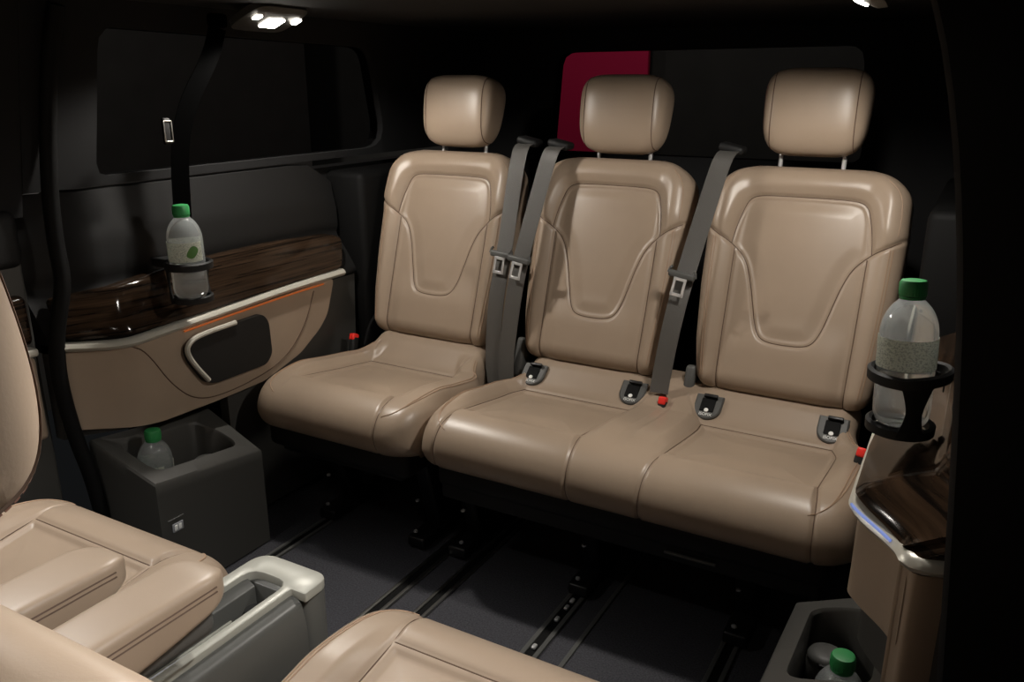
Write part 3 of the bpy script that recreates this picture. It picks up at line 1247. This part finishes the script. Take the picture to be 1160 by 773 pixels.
def put_backrest(parent, x, y, z, th, width=1.0, hx=0.0, hz=0.0, tall=1.0, hy=0.0, hs=(1, 1, 1)):
    b = add('backrest', cached('back', backrest_mesh), M['leather'], parent)
    b.location = (x, y, z)
    b.rotation_euler = (-th, 0, 0)
    b.scale = (width, 1, tall)
    add_all('seam', cached('bseam', back_seams), M['seam'], b)
    add_all('piping', cached('bpipe', back_piping), M['pale_stitch'], b)
    h = add('headrest', cached('head', headrest_mesh), M['leather'], parent)
    c, s = math.cos(th), math.sin(th)
    zl, yl = 0.680 * tall + 0.09 * (1 - tall) + hz, 0.012
    h.location = (x + hx, y + zl * s + yl * c + hy, z + zl * c - yl * s)
    h.rotation_euler = (-th * 0.8, 0, 0)
    h.scale = hs
    add_all('seam', cached('hseam', headrest_seam_mesh), M['seam'], h)
    for sx in (-1, 1):
        p0 = Vector((x + hx + sx * 0.073, y + 0.535 * tall * s + 0.055 * c, z + 0.535 * tall * c - 0.055 * s))
        p1 = Vector((x + hx + sx * 0.073, y + (0.62 * tall + 0.02) * s + 0.035 * c, z + (0.62 * tall + 0.02) * c - 0.035 * s))
        MB().tube([p0, p1], 0.0055, 10).build('headrest_post', M['chrome'], parent)
    # black shell behind the padding
    sh = MB().box((0, 0.096, 0.27 * tall), (0.36, 0.025, 0.50 * tall), 0.010)
    o = sh.build('back_shell', M['black'], parent)
    o.location = (x, y, z)
    o.rotation_euler = (-th, 0, 0)
    return b


def isofix(parent, x):
    """rounded cover plate with a dark slot and printed name, lying on the ramp behind the cushion"""
    ang = R(40)
    o = MB()
    loop = []
    for k in range(25):
        a = PI + PI * k / 24
        loop.append((0.033 * math.cos(a), 0.033 * math.sin(a)))
    loop += [(0.033, 0.034), (-0.033, 0.034)]
    n = len(loop)
    o.raw([(u, w, 0) for u, w in loop] + [(u, w, 0.006) for u, w in loop] + [(u * 0.90, w * 0.92, 0.009) for u, w in loop],
          [tuple(range(n))[::-1]] + [(k, (k + 1) % n, n + (k + 1) % n, n + k) for k in range(n)] + [(n + k, n + (k + 1) % n, 2 * n + (k + 1) % n, 2 * n + k) for k in range(n)] + [tuple(range(2 * n, 3 * n))])
    p = o.build('anchor_cover', M['slate'], parent)
    p.location = (x, 0.434, 0.412)
    p.rotation_euler = (ang, 0, 0)
    MB().box((0, 0.004, 0.0095), (0.034, 0.036, 0.004), 0.004).build('slot', M['rubber'], p)
    MB().box((0.004, 0.026, 0.016), (0.034, 0.008, 0.010), 0.002).build('anchor_bar', M['steel'], p)
    MB().lathe([(0.0055, 0), (0.005, 0.0015)], (0, -0.011, 0.0115), 14).build('press_mark', M['white'], p)
    fc = bpy.data.curves.new('print', 'FONT')
    fc.body = 'ISOFIX'
    fc.size = 0.0105
    fc.align_x = 'CENTER'
    fc.align_y = 'CENTER'
    fc.extrude = 0.0002
    tmp = bpy.data.objects.new('print', fc)
    fo = add('print', bpy.data.meshes.new_from_object(tmp), M['white'], p)
    bpy.data.objects.remove(tmp)
    fo.location = (0, -0.0215, 0.0094)


def buckle(parent, x, y, z, tilt=0.0):
    b = MB().box((0, 0, 0), (0.020, 0.026, 0.075), 0.006).build('buckle', M['black'], parent)
    b.location = (x, y, z)
    b.rotation_euler = (R(-22), R(tilt), 0)
    MB().box((0, -0.002, 0.036), (0.0185, 0.026, 0.020), 0.004).build('red_button', M['red'], b)


def rear_legs(parent, xs):
    for x in xs:
        l = MB()
        l.box((x, 0.20, 0.165), (0.045, 0.06, 0.27), 0.008, rot=Matrix.Rotation(R(16), 4, 'X'))
        l.box((x, 0.40, 0.165), (0.045, 0.06, 0.28), 0.008, rot=Matrix.Rotation(R(-10), 4, 'X'))
        l.box((x, 0.30, 0.022), (0.052, 0.36, 0.030), 0.006)
        o = l.build('leg', M['steel'], parent)
        for (yy, z_) in ((0.150, 0.048), (0.165, 0.13), (0.215, 0.215)):
            MB().lathe([(0.006, 0), (0.006, 0.004), (0.003, 0.006)], (x - 0.008 + rnd.random() * 0.02, yy - 0.02, z_), 8).build('bolt', M['chrome'], o)


# left single seat -----------------------------------------------------------
SY = 1.418                                        # front edge of the rear cushions
st = thing('rear_seat', 'single tan leather seat at the left, beside the walnut side panel', 'car seat', (-1.345, SY, 0), 0, 'rear row seats')
S1 = [(-0.005, False, True)]
add('cushion', cushion_mesh('cushion', S1, 0.258, 190), M['leather'], st)
cu = [o for o in st.children if o.name.startswith('cushion')][0]
add_all('seam', cushion_seams(S1, 0.258), M['seam'], cu)
add_all('piping', cushion_piping(S1, 0.258), M['pale_stitch'], cu)
put_backrest(st, -0.012, 0.478, 0.452, TH, 1.0, 0.005, -0.014)
MB().box((0, 0.285, 0.272), (0.46, 0.48, 0.07), 0.02).box((0, 0.08, 0.255), (0.40, 0.03, 0.07), 0.01).build('seat_pan', M['black'], st)
rear_legs(st, (-0.11, 0.19))
buckle(st, -0.238, 0.42, 0.400, -8)
MB().box((0.212, 0.500, 0.435), (0.03, 0.05, 0.11), 0.010, rot=Matrix.Rotation(R(-18), 4, 'X')).build('hinge_cover', M['slate'], st)
MB().tube(smooth_line([(-0.235, 0.47, 0.40), (-0.232, 0.50, 0.47), (-0.205, 0.53, 0.50)], 12), 0.006, 8).build('cable', M['rubber'], st)

# double bench ---------------------------------------------------------------
bt = thing('bench_seat', 'double tan leather bench seat with two backrests, right of the single seat', 'bench seat', (-0.597, SY + 0.012, 0), 0, 'rear row seats')
CXM, CXR = -0.253, 0.247
S2 = [(CXM, True, True), (CXR, True, True)]
cu = add('cushion', cushion_mesh('cushion', S2, 0.486, 360), M['leather'], bt)
add_all('seam', cushion_seams(S2, 0.486), M['seam'], cu)
add_all('piping', cushion_piping(S2, 0.486), M['pale_stitch'], cu)
put_backrest(bt, CXM, 0.470, 0.452, TH, 0.955, 0.0, -0.014)
put_backrest(bt, CXR - 0.008, 0.470, 0.452, TH, 1.0, -0.012)
for x in (CXM - 0.134, CXM + 0.150, CXR - 0.156, CXR + 0.130):
    isofix(bt, x)
MB().box((0, 0.285, 0.272), (0.90, 0.46, 0.07), 0.02).box((0, 0.075, 0.250), (0.88, 0.03, 0.085), 0.01).build('seat_pan', M['black'], bt)
MB().box((0.18, 0.054, 0.232), (0.11, 0.007, 0.006), 0.002).build('slide_bar', M['slate'], bt)
rear_legs(bt, (-0.44, -0.10, 0.27))
buckle(bt, -0.015, 0.400, 0.385, 0)
buckle(bt, 0.452, 0.275, 0.405, 6)
for x in (CXM - 0.205, CXR - 0.222):
    MB().box((x, 0.500, 0.435), (0.028, 0.05, 0.11), 0.010, rot=Matrix.Rotation(R(-18), 4, 'X')).build('hinge_cover', M['slate'], bt)


# front pair, facing the rear --------------------------------------------------
def captain(label, cx, fy, th, extra_y):
    t = thing('captain_seat', label, 'car seat', (cx, fy, 0), PI, 'rear facing seats in the foreground')
    S = [(0.0, True, True)]
    c = add('cushion', cached('ccush', lambda: cushion_mesh('cushion', S, 0.258, 190)), M['leather'], t)
    add_all('seam', cached('ccseam', lambda: cushion_seams(S, 0.258)), M['seam'], c)
    add_all('piping', cached('ccpipe', lambda: cushion_piping(S, 0.258)), M['pale_stitch'], c)
    put_backrest(t, 0.0, 0.49 + extra_y, 0.452, th, 1.06, 0.002, 0.120, 0.85, -0.030, (1.14, 1.0, 1.48))
    MB().box((0, 0.285, 0.272), (0.46, 0.48, 0.07), 0.02).build('seat_pan', M['black'], t)
    MB().box((0, 0.30, 0.14), (0.36, 0.36, 0.24), 0.02).box((0, 0.30, 0.030), (0.42, 0.46, 0.03), 0.01).build('base', M['steel'], t)
    hd = [o for o in t.children if o.name.startswith('headrest') and 'post' not in o.name][0]
    add('stitching', cached('stit', stitch_mesh), M['stitch'], hd)
    for s in (-1, 1):
        a = arm_mesh()
        o = add('armrest', a, M['leather'], t)
        o.location = (s * 0.315, 0.266, 0.593)
        u = MB().box((0, 0.225, -0.066), (0.056, 0.40, 0.040), 0.014).build('underside', M['slate'], o)
        sm = MB()
        for sx in (-1, 1):
            for dz in (0.0, 0.0065):
                P = resample([(sx * 0.0410, 0.42, -0.012 - dz), (sx * 0.0410, 0.05, -0.012 - dz), (sx * 0.0392, 0.030, -0.0135 - dz)], 50)
                sm.tube([tuple(p) for p in P], 0.0012, 5)
        sm.build('seam', M['seam'], o)
        MB().tube([(0, 0.43, -0.02), (-s * 0.075, 0.43, -0.02)], 0.022, 16).build('pivot', M['black'], o)
    return t


def arm_mesh():
    def mk():
        # rounded pad: length along +y from its free end at y=0
        v, f = [], []
        NS, NL = 40, 44
        ts = np.linspace(0, 1, NL)
        ys = 0.44 * ts ** 1.6
        for y in ys:
            q = min(1.0, y / 0.05)
            e = math.sqrt(max(0.0, 1 - (1 - q) ** 2))
            hw_ = 0.024 * e + 0.0172 * (0.35 + 0.65 * e)
            zt = 0.0 - 0.016 * (1 - e) + 0.004 * math.sin(min(1, y / 0.3) * PI)
            zb_ = -0.064 + 0.024 * (1 - min(1, y / 0.16)) ** 1.3 + 0.006 * (1 - e)
            cz, hz = (zt + zb_) / 2, (zt - zb_) / 2
            for k in range(NS):
                a = 2 * PI * k / NS
                ca, sa = math.cos(a), math.sin(a)
                ex = 0.30
                v.append((hw_ * math.copysign(abs(ca) ** ex, ca), y, cz + hz * math.copysign(abs(sa) ** ex, sa)))
        for i in range(NL - 1):
            for k in range(NS):
                k2 = (k + 1) % NS
                f.append((i * NS + k, i * NS + k2, (i + 1) * NS + k2, (i + 1) * NS + k))
        f.append(tuple(range(NS)))
        f.append(tuple((NL - 1) * NS + k for k in range(NS))[::-1])
        me = bpy.data.meshes.new('armrest')
        me.from_pydata(v, [], f)
        return finish(me, True, 65)
    return cached('arm', mk)


captain('rear facing tan leather seat left of the grey console, cushion and armrest in view', -1.235, 0.845, R(20), 0.0)
capB = captain('rear facing tan leather seat nearest the camera, right of the grey console', -0.470, 0.885, R(22), 0.01)

# ------------------------------------------------------------------ console between the front pair
cn = thing('console', 'grey folding table console with silver rim between the two foreground seats', 'console', (-0.848, 0.55, 0.0))


def rrect(x0, x1, y0, y1, r, n=6):
    return round_poly([(x0, y0), (x1, y0), (x1, y1), (x0, y1)], r, n)


def prism(loop, z0, z1, bev=0.0):
    n = len(loop)
    mb = MB()
    c = np.mean(np.array(loop), 0)
    rings = [(z0, 0.0)]
    if bev:
        rings += [(z1 - bev, 0.0), (z1 - bev * 0.3, bev * 0.3), (z1, bev)]
    else:
        rings += [(z1, 0.0)]
    v, f = [], []
    for z, ins in rings:
        for (x, y) in loop:
            dx, dy = x - c[0], y - c[1]
            v.append((x - math.copysign(min(abs(dx), ins), dx), y - math.copysign(min(abs(dy), ins), dy), z))
    for i in range(len(rings) - 1):
        for k in range(n):
            j = (k + 1) % n
            f.append((i * n + k, i * n + j, (i + 1) * n + j, (i + 1) * n + k))
    f.append(tuple(range(n))[::-1])
    f.append(tuple((len(rings) - 1) * n + k for k in range(n)))
    return mb.raw(v, f)


prism(rrect(-0.066, 0.066, -0.28, 0.262, 0.03), 0.008, 0.21, 0.004).build('lower_body', M['charcoal'], cn, angle=35)
prism(rrect(-0.069, 0.069, 0.215, 0.270, 0.028), 0.20, 0.440, 0.004).build('end_cap', M['covergrey'], cn, angle=35)
# rounded side covers, one on each long side
for s in (-1, 1):
    sec = round_poly([(s * 0.030, 0.215), (s * 0.071, 0.215), (s * 0.072, 0.40), (s * 0.064, 0.440), (s * 0.046, 0.446), (s * 0.030, 0.436)], [0.002, 0.004, 0.03, 0.015, 0.004, 0.002], 6)
    n = len(sec)
    v = [(x, -0.10, z) for x, z in sec] + [(x, 0.212, z) for x, z in sec]
    MB().raw(v, [tuple(range(n)), tuple(range(n, 2 * n))[::-1]] + [(k, (k + 1) % n, n + (k + 1) % n, n + k) for k in range(n)]).build('side_cover', M['covergrey'], cn, angle=35)
    v = [(x, -0.28, z) for x, z in sec] + [(x, -0.104, z) for x, z in sec]
    MB().raw(v, [tuple(range(n)), tuple(range(n, 2 * n))[::-1]] + [(k, (k + 1) % n, n + (k + 1) % n, n + k) for k in range(n)]).build('grip', M['black'], cn, angle=35)
# silver rim: a frame with an open tray
rim_out = resample(round_poly([(-0.068, -0.27), (0.045, -0.27), (0.046, 0.268), (-0.068, 0.268)], [0.01, 0.01, 0.004, 0.036], 6), 96, True)
rim_i = resample(round_poly([(-0.046, -0.25), (0.028, -0.25), (0.028, 0.226), (-0.046, 0.226)], [0.004, 0.004, 0.024, 0.024], 6), 96, True)
# start both loops at the same bearing
def order(L, c):
    a = np.arctan2(L[:, 1] - c[1], L[:, 0] - c[0])
    return L[np.argsort(a)]
c0 = (-0.005, 0.0)
n = 96
v = []
dense_o = resample(rim_out, 2000, True); dense_i = resample(rim_i, 2000, True)
an = np.linspace(-PI, PI, n, endpoint=False)
def at(L):
    a = np.arctan2(L[:, 1] - c0[1], L[:, 0] - c0[0])
    o = np.argsort(a)
    aa, LL = a[o], L[o]
    return np.stack([np.interp(an_all, aa, LL[:, k], period=2 * PI) for k in (0, 1)], 1)
# sample bearings by the inner loop so corners stay round
ai = np.sort(np.arctan2(resample(rim_i, 120, True)[:, 1] - c0[1], resample(rim_i, 120, True)[:, 0] - c0[0]))
ao = np.sort(np.arctan2(resample(rim_out, 120, True)[:, 1] - c0[1], resample(rim_out, 120, True)[:, 0] - c0[0]))
an_all = np.sort(np.r_[ai, ao])
LO, LI = at(dense_o), at(dense_i)
n = len(an_all)
rim_o = round_poly([(-0.068, -0.27), (0.044, -0.27), (0.044, 0.214), (0.071, 0.214), (0.071, 0.269), (-0.068, 0.269)], [0.004, 0.004, 0.003, 0.003, 0.034, 0.034], 8)
bm = bmesh.new()
es = []
for lp_ in (rim_o, [tuple(p) for p in rim_i]):
    vs = [bm.verts.new((p[0], p[1], 0.4405)) for p in lp_]
    es += [bm.edges.new((vs[k], vs[(k + 1) % len(vs)])) for k in range(len(vs))]
bmesh.ops.triangle_fill(bm, use_beauty=True, use_dissolve=False, edges=es, normal=(0, 0, 1))
ret = bmesh.ops.extrude_face_region(bm, geom=bm.faces[:])
top_v = [g_ for g_ in ret['geom'] if isinstance(g_, bmesh.types.BMVert)]
bmesh.ops.translate(bm, verts=top_v, vec=(0, 0, 0.014))
tops = set(top_v)
rim_e = [e_ for e_ in bm.edges if e_.verts[0] in tops and e_.verts[1] in tops and any(abs(f_.normal.z) < 0.5 or f_.calc_center_median().z < 0.4540 for f_ in e_.link_faces)]
bmesh.ops.bevel(bm, geom=rim_e, offset=0.0025, segments=2, profile=0.5, affect='EDGES')
MB().bm(bm).build('rim', M['rimgrey'], cn, angle=35)
tv = [(x, y, 0.437) for x, y in LI] + [(-0.005 + (x + 0.005) * 0.93, y * 0.985, 0.398) for x, y in LI]
MB().raw(tv, [(k, (k + 1) % n, n + (k + 1) % n, n + k) for k in range(n)] + [tuple(range(n, 2 * n))]).build('tray', M['black'], cn, angle=50)
MB().lathe([(0.019, 0), (0.020, 0.014), (0.015, 0.023), (0.004, 0.026)], (-0.004, 0.185, 0.398), 20).build('knob', M['rubber'], cn)
MB().tube([(-0.030, 0.16, 0.404), (-0.030, 0.0, 0.404)], 0.004, 8).build('guide', M['rimgrey'], cn)
prism(round_poly([(-0.012, -0.03), (0.028, -0.03), (0.028, 0.150), (-0.004, 0.150)], 0.012), 0.399, 0.424, 0.003).build('table_edge', M['midgrey'], cn, angle=35)
prism(round_poly([(-0.040, -0.24), (0.028, -0.24), (0.028, -0.035), (-0.040, -0.035)], 0.008), 0.399, 0.447, 0.003).build('table_leaf', M['midgrey'], cn, angle=35)
MB().box((-0.056, 0.150, 0.459), (0.014, 0.045, 0.010), 0.003).build('latch', M['slate'], cn)

# ------------------------------------------------------------------ seat belts
def strip(pts, wdir, w, th=0.0016, n=60):
    P = smooth_line(pts, n, 2)
    v, f = [], []
    wd = [Vector(d).normalized() for d in (wdir if isinstance(wdir, list) else [wdir, wdir])]
    for i, p in enumerate(P):
        t = i / (n - 1)
        d = wd[0].lerp(wd[1], t)
        a = Vector(P[max(0, i - 1)]); b = Vector(P[min(n - 1, i + 1)])
        tg = (b - a).normalized()
        d = (d - tg * d.dot(tg)).normalized()
        nn = tg.cross(d)
        p = Vector(p)
        for sx, sn in ((-1, -1), (1, -1), (1, 1), (-1, 1)):
            v.append(p + d * (sx * w / 2) + nn * (sn * th / 2))
    for i in range(n - 1):
        for k in range(4):
            k2 = (k + 1) % 4
            f.append((i * 4 + k, i * 4 + k2, (i + 1) * 4 + k2, (i + 1) * 4 + k))
    f.append((0, 1, 2, 3)); f.append(tuple(4 * (n - 1) + k for k in (3, 2, 1, 0)))
    return MB().raw(v, f)


def tongue_parts(parent, c, rot, flip=1):
    b = MB().box((0, 0, 0), (0.066, 0.012, 0.017), 0.005).build('tongue', M['slate'], parent)
    b.location = c
    b.rotation_euler = rot
    for sx in (-1, 1):
        MB().tube([(sx * 0.034, 0, 0.0), (sx * 0.031, 0, 0.012), (sx * 0.027, 0, 0.016)], 0.0035, 8).build('loop', M['slate'], b)
    lp = [(-0.012, -0.004, -0.008), (-0.0135, -0.004, -0.048), (0.0135, -0.004, -0.048), (0.012, -0.004, -0.008)]
    m = MB()
    for a, c2 in zip(lp[:-1], lp[1:]):
        d = Vector(c2) - Vector(a)
        md = (Vector(a) + Vector(c2)) / 2
        if abs(d.z) > abs(d.x):
            m.box(md, (0.0065, 0.0025, abs(d.z) + 0.006), 0.001)
        else:
            m.box(md, (abs(d.x) + 0.006, 0.0025, 0.008), 0.001)
    m.box((0, -0.004, -0.010), (0.026, 0.0025, 0.008), 0.001)
    m.build('latch_plate', M['chrome'], b)


def seat_belt(label, pts, tongue_at, tilt, loc, top_dir):
    t = thing('seat_belt', label, 'seat belt', loc, 0, 'seat belts between the rear backrests')
    L = Vector(loc)
    strip([tuple(Vector(p) - L) for p in pts], [Vector((1, 0.0, 0)), Vector((1, 0, 0))], 0.047).build('webbing', M['web'], t)
    top = Vector(pts[0]) - L
    MB().box(top + Vector((0, 0.015, 0.004)), (0.062, 0.050, 0.020), 0.008, rot=Matrix.Rotation(R(12), 4, 'Y')).build('guide', M['black'], t)
    tongue_parts(t, Vector(tongue_at) - L, (R(-8), R(tilt), 0))
    return t


seat_belt('left of the two black belts hanging between the single seat and the bench', [(-1.110, 2.055, 1.006), (-1.112, 2.02, 1.000), (-1.110, 1.985, 0.92), (-1.106, 1.920, 0.72), (-1.120, 1.896, 0.60), (-1.122, 1.880, 0.43), (-1.108, 1.872, 0.36)],
          (-1.110, 1.910, 0.722), 5, (-1.14, 1.93, 0.36), None)
seat_belt('right of the two black belts hanging between the single seat and the bench', [(-1.012, 2.050, 1.002), (-1.016, 2.015, 0.997), (-1.026, 1.985, 0.92), (-1.045, 1.902, 0.72), (-1.060, 1.884, 0.60), (-1.074, 1.868, 0.43), (-1.062, 1.860, 0.36)],
          (-1.044, 1.888, 0.718), 8, (-1.09, 1.92, 0.36), None)
seat_belt('single black belt hanging between the bench\'s two backrests', [(-0.550, 2.060, 1.008), (-0.556, 2.02, 1.000), (-0.570, 1.99, 0.92), (-0.602, 1.904, 0.70), (-0.618, 1.880, 0.58), (-0.630, 1.868, 0.46), (-0.630, 1.860, 0.430)],
          (-0.600, 1.890, 0.726), 9, (-0.60, 1.93, 0.38), None)

# belt hanging at the left window
t = thing('seat_belt', 'dim black belt hanging in front of the left side window', 'seat belt', (-1.62, 1.30, 0.80))
strip([(0.045, 0.13, 0.485), (0.03, 0.115, 0.42), (0.0, 0.06, 0.32), (-0.01, 0.03, 0.22), (-0.010, 0.018, 0.05)], Vector((0.12, 1, 0)), 0.046).build('webbing', M['dark_web'], t)
b = MB().box((0.012, -0.015, 0.262), (0.010, 0.020, 0.058), 0.004).build('tongue', M['black'], t)
m = MB()
for (dy, dz, sy, sz) in ((-0.010, 0, 0.003, 0.046), (0.010, 0, 0.003, 0.046), (0, 0.022, 0.020, 0.003), (0, -0.022, 0.020, 0.003)):
    m.box((0.018, -0.015 + dy, 0.262 + dz), (0.0025, sy, sz), 0.0008)
m.build('latch_plate', M['alu'], b)
MB().box((0.046, 0.13, 0.500), (0.020, 0.05, 0.03), 0.008).build('guide', M['dark_web'], t)

# ------------------------------------------------------------------ bottles
def bottle(label, loc, lean=(0, 0), yaw=0.0, h=0.215):
    t = thing('water_bottle', label, 'bottle', loc, 0, 'water bottles with green caps')
    t.rotation_euler = (R(lean[0]), R(lean[1]), R(yaw))
    r = 0.039
    prof = [(0.010, 0.006), (0.024, 0.001), (0.033, 0.003), (0.0375, 0.012), (r, 0.022), (r, 0.060), (r - 0.0012, 0.064), (r, 0.068), (r, 0.134), (r - 0.0005, 0.144), (r - 0.003, 0.156), (0.0315, 0.167), (0.0255, 0.176), (0.0185, 0.183), (0.0150, 0.187), (0.0145, 0.196), (0.0145, 0.205)]
    P = smooth_line(prof, 70, 2)
    body = MB().lathe([tuple(p) for p in P], seg=40).build('body', M['pet'], t, angle=60)
    MB().lathe([(0.0172, 0.186), (0.0176, 0.1895), (0.0172, 0.190)], seg=30).build('neck_ring', M['cap'], t)
    cp = MB()
    v, f = [], []
    n = 60
    for (rr, z) in [(0.0178, 0.191), (0.0182, 0.194), (0.0180, 0.2085), (0.0165, 0.2125), (0.012, 0.2135)]:
        for k in range(n):
            a = 2 * PI * k / n
            q = rr + (0.0006 if (k % 2 and rr > 0.0175) else 0)
            v.append((q * math.cos(a), q * math.sin(a), z))
    for i in range(4):
        for k in range(n):
            j = (k + 1) % n
            f.append((i * n + k, i * n + j, (i + 1) * n + j, (i + 1) * n + k))
    f.append(tuple(range(n))[::-1]); f.append(tuple(4 * n + k for k in range(n)))
    cp.raw(v, f).build('cap', M['cap'], t, angle=30)
    # wrap-round label with a gap, a leaf printed on it
    v, f = [], []
    n = 46
    for k in range(n):
        a = R(10) + R(300) * k / (n - 1)
        for rr, z in ((r + 0.0006, 0.088), (r + 0.0006, 0.132), (r + 0.0011, 0.132), (r + 0.0011, 0.088)):
            v.append((rr * math.cos(a), rr * math.sin(a), z))
    for k in range(n - 1):
        for q in range(4):
            q2 = (q + 1) % 4
            f.append((k * 4 + q, k * 4 + q2, (k + 1) * 4 + q2, (k + 1) * 4 + q))
    lb = MB().raw(v, f).build('label', M['label'], t, angle=60)
    v, f = [], []
    a0 = R(274)
    for q in range(13):
        tq = q / 12
        a = a0 + (-0.013 + 0.026 * tq) / r
        hh = 0.0150 * math.sin(PI * (0.04 + 0.92 * tq)) ** 0.8
        zc = 0.104 + 0.010 * tq
        for z in (zc - hh * 0.8, zc + hh):
            v.append(((r + 0.0017) * math.cos(a), (r + 0.0017) * math.sin(a), z))
    MB().raw(v, [(2 * q, 2 * q + 2, 2 * q + 3, 2 * q + 1) for q in range(12)]).build('leaf_print', M['leaf'], lb)
    return t


BL = (-1.566, 1.268, 0.691)
BR = (-0.058, 1.262, 0.690)
bottle('water bottle in the black ring holder on the left walnut strip', BL, (0, -1), 66, 0.215)
bottle('water bottle leaning in the black holder at the right end of the bench', BR, (-1.5, 3.5), 110)
bottle('water bottle lying low in the left wall pocket, only its top showing', (-1.621, 1.146, 0.177), (0, 2), 40)
bottle('water bottle in the right wall pocket, at the bottom edge', (-0.083, 1.176, 0.125), (1, 0), 10)


def cup_holder(label, side, c, wide):
    """ring, base ring and side straps clipped to the lining"""
    x, y, z = c
    t = thing('cup_holder', label, 'cup holder', (x, y, z), 0, 'clip-on cup holders')
    sgn = -1 if side == 'l' else 1                      # towards the wall
    m = MB()
    sec = [(-0.004, -0.008), (0.004, -0.008), (0.0045, 0.006), (0.0, 0.009), (-0.004, 0.006)]

    def ring(r, zc, stretch, hgt, name):
        v, f = [], []
        n = 56
        for k in range(n):
            a = 2 * PI * k / n
            ca, sa = math.cos(a), math.sin(a)
            px = r * ca
            py = r * sa
            if ca * sgn > 0:
                px *= stretch
            for dr, dz in sec:
                q = (math.hypot(px, py) + dr) / math.hypot(px, py)
                v.append((px * q, py * q, zc + dz * hgt + (0.010 * max(0, ca * sgn) if stretch > 1.1 else 0)))
        for k in range(n):
            j = (k + 1) % n
            for q in range(5):
                q2 = (q + 1) % 5
                f.append((k * 5 + q, k * 5 + q2, j * 5 + q2, j * 5 + q))
        return MB().raw(v, f).build(name, M['black'], t, angle=50)
    ring(0.0492, 0.082, wide, 1.0, 'ring')
    ring(0.043, 0.004, 1.0, 0.9, 'base_ring')
    MB().box((0, 0, -0.003), (0.080, 0.024, 0.005), 0.002).box((0, 0, -0.003), (0.024, 0.080, 0.005), 0.002).build('base', M['black'], t)
    angs = [R(200), R(100)] if side == 'r' else [R(215), R(120)]
    angs = [R(292), R(60)] if side == 'r' else [R(240), R(100)]
    for a0 in angs:
        v, f = [], []
        n = 12
        for i in range(n):
            q = i / (n - 1)
            zc = 0.002 + 0.082 * q
            w = R(13) + R(18) * abs(q - 0.45) ** 1.5 * 2
            rr = 0.0435 + 0.004 * q
            for da, dr in ((-w, 0.0), (0, 0.0), (w, 0.0), (w, 0.004), (0, 0.0045), (-w, 0.004)):
                v.append(((rr + dr) * math.cos(a0 + da), (rr + dr) * math.sin(a0 + da), zc))
        for i in range(n - 1):
            for q in range(6):
                q2 = (q + 1) % 6
                f.append((i * 6 + q, i * 6 + q2, (i + 1) * 6 + q2, (i + 1) * 6 + q))
        f.append(tuple(range(6))); f.append(tuple((n - 1) * 6 + q for q in range(6))[::-1])
        MB().raw(v, f).build('strap', M['black'], t, angle=60)
    wx = mx(xin(y) + lean(0.752, side) + (0.016 if side == 'l' else 0.020), side) - x
    MB().box(((wx + sgn * 0.050) / 2, 0, 0.080), (abs(wx - sgn * 0.048) + 0.002, 0.035, 0.022), 0.004).build('bracket', M['black'], t)
    return t


cup_holder('black ring cup holder clipped to the left walnut strip', 'l', (BL[0], BL[1], BL[2] - 0.006), 1.0)
cup_holder('wide black cup holder with arm at the right end of the bench', 'r', (BR[0], BR[1], BR[2] - 0.006), 1.12)

# ashtray cups in the pockets
def ashtray(label, loc):
    t = thing('ashtray', label, 'ashtray', loc, 0, 'ashtray cups in the wall pockets')
    MB().lathe([(0.024, 0.0), (0.029, 0.006), (0.031, 0.085), (0.029, 0.088)], seg=32).build('cup', M['charcoal'], t, angle=40)
    MB().lathe([(0.0295, 0.0885), (0.030, 0.095), (0.027, 0.101), (0.018, 0.104), (0.004, 0.105)], seg=32).build('lid', M['slate'], t, angle=60)
    MB().box((0.0, -0.030, 0.093), (0.014, 0.008, 0.008), 0.002).build('tab', M['black'], t)


ashtray('round black ashtray cup in the left wall pocket beside a bottle', (-1.592, 1.272, 0.170))
ashtray('round black ashtray cup in the right wall pocket beside a bottle', (-0.116, 1.272, 0.160))

# ------------------------------------------------------------------ ceiling reading lamps
def reading_lamp(label, x, y, sgn):
    t = thing('reading_lamp', label, 'lamp', (x, y, 1.316), 0, 'reading lamps in the headliner')
    t.rotation_euler = (0, R(24 * sgn), R(4))
    t.scale = (1.25, 1.2, 1.2)
    loop = round_poly([(-0.045, -0.075), (0.045, -0.075), (0.045, 0.075), (-0.045, 0.075)], 0.03, 6)
    n = len(loop)
    v = [(a, b_, 0.0) for a, b_ in loop] + [(a, b_, -0.012) for a, b_ in loop] + [(a * 0.8, b_ * 0.85, -0.018) for a, b_ in loop]
    MB().raw(v, [tuple(range(n))] + [(k, (k + 1) % n, n + (k + 1) % n, n + k) for k in range(n)] + [(n + k, n + (k + 1) % n, 2 * n + (k + 1) % n, 2 * n + k) for k in range(n)] + [tuple(range(2 * n, 3 * n))[::-1]]).build('housing', M['charcoal'], t, angle=40)
    MB().box((0, 0.0, -0.019), (0.030, 0.044, 0.005), 0.002).build('lens', M['lamp'], t)
    MB().box((0.016, -0.056, -0.0185), (0.014, 0.016, 0.005), 0.002).build('side_lens', M['lamp'], t)
    MB().box((0.012, 0.058, -0.0185), (0.018, 0.014, 0.005), 0.002).build('side_lens', M['lamp'], t)


for (x, y), lab, s in zip(LAMPS, ('lit reading lamp in the black ceiling above the left side window', 'lit reading lamp in the ceiling above the right end of the bench',
                                  'lit reading lamp in the ceiling above the left rear-facing seat', 'lit reading lamp in the ceiling above the seat nearest the camera'), (-1, 1, -1, 1)):
    reading_lamp(lab, x, y, s)
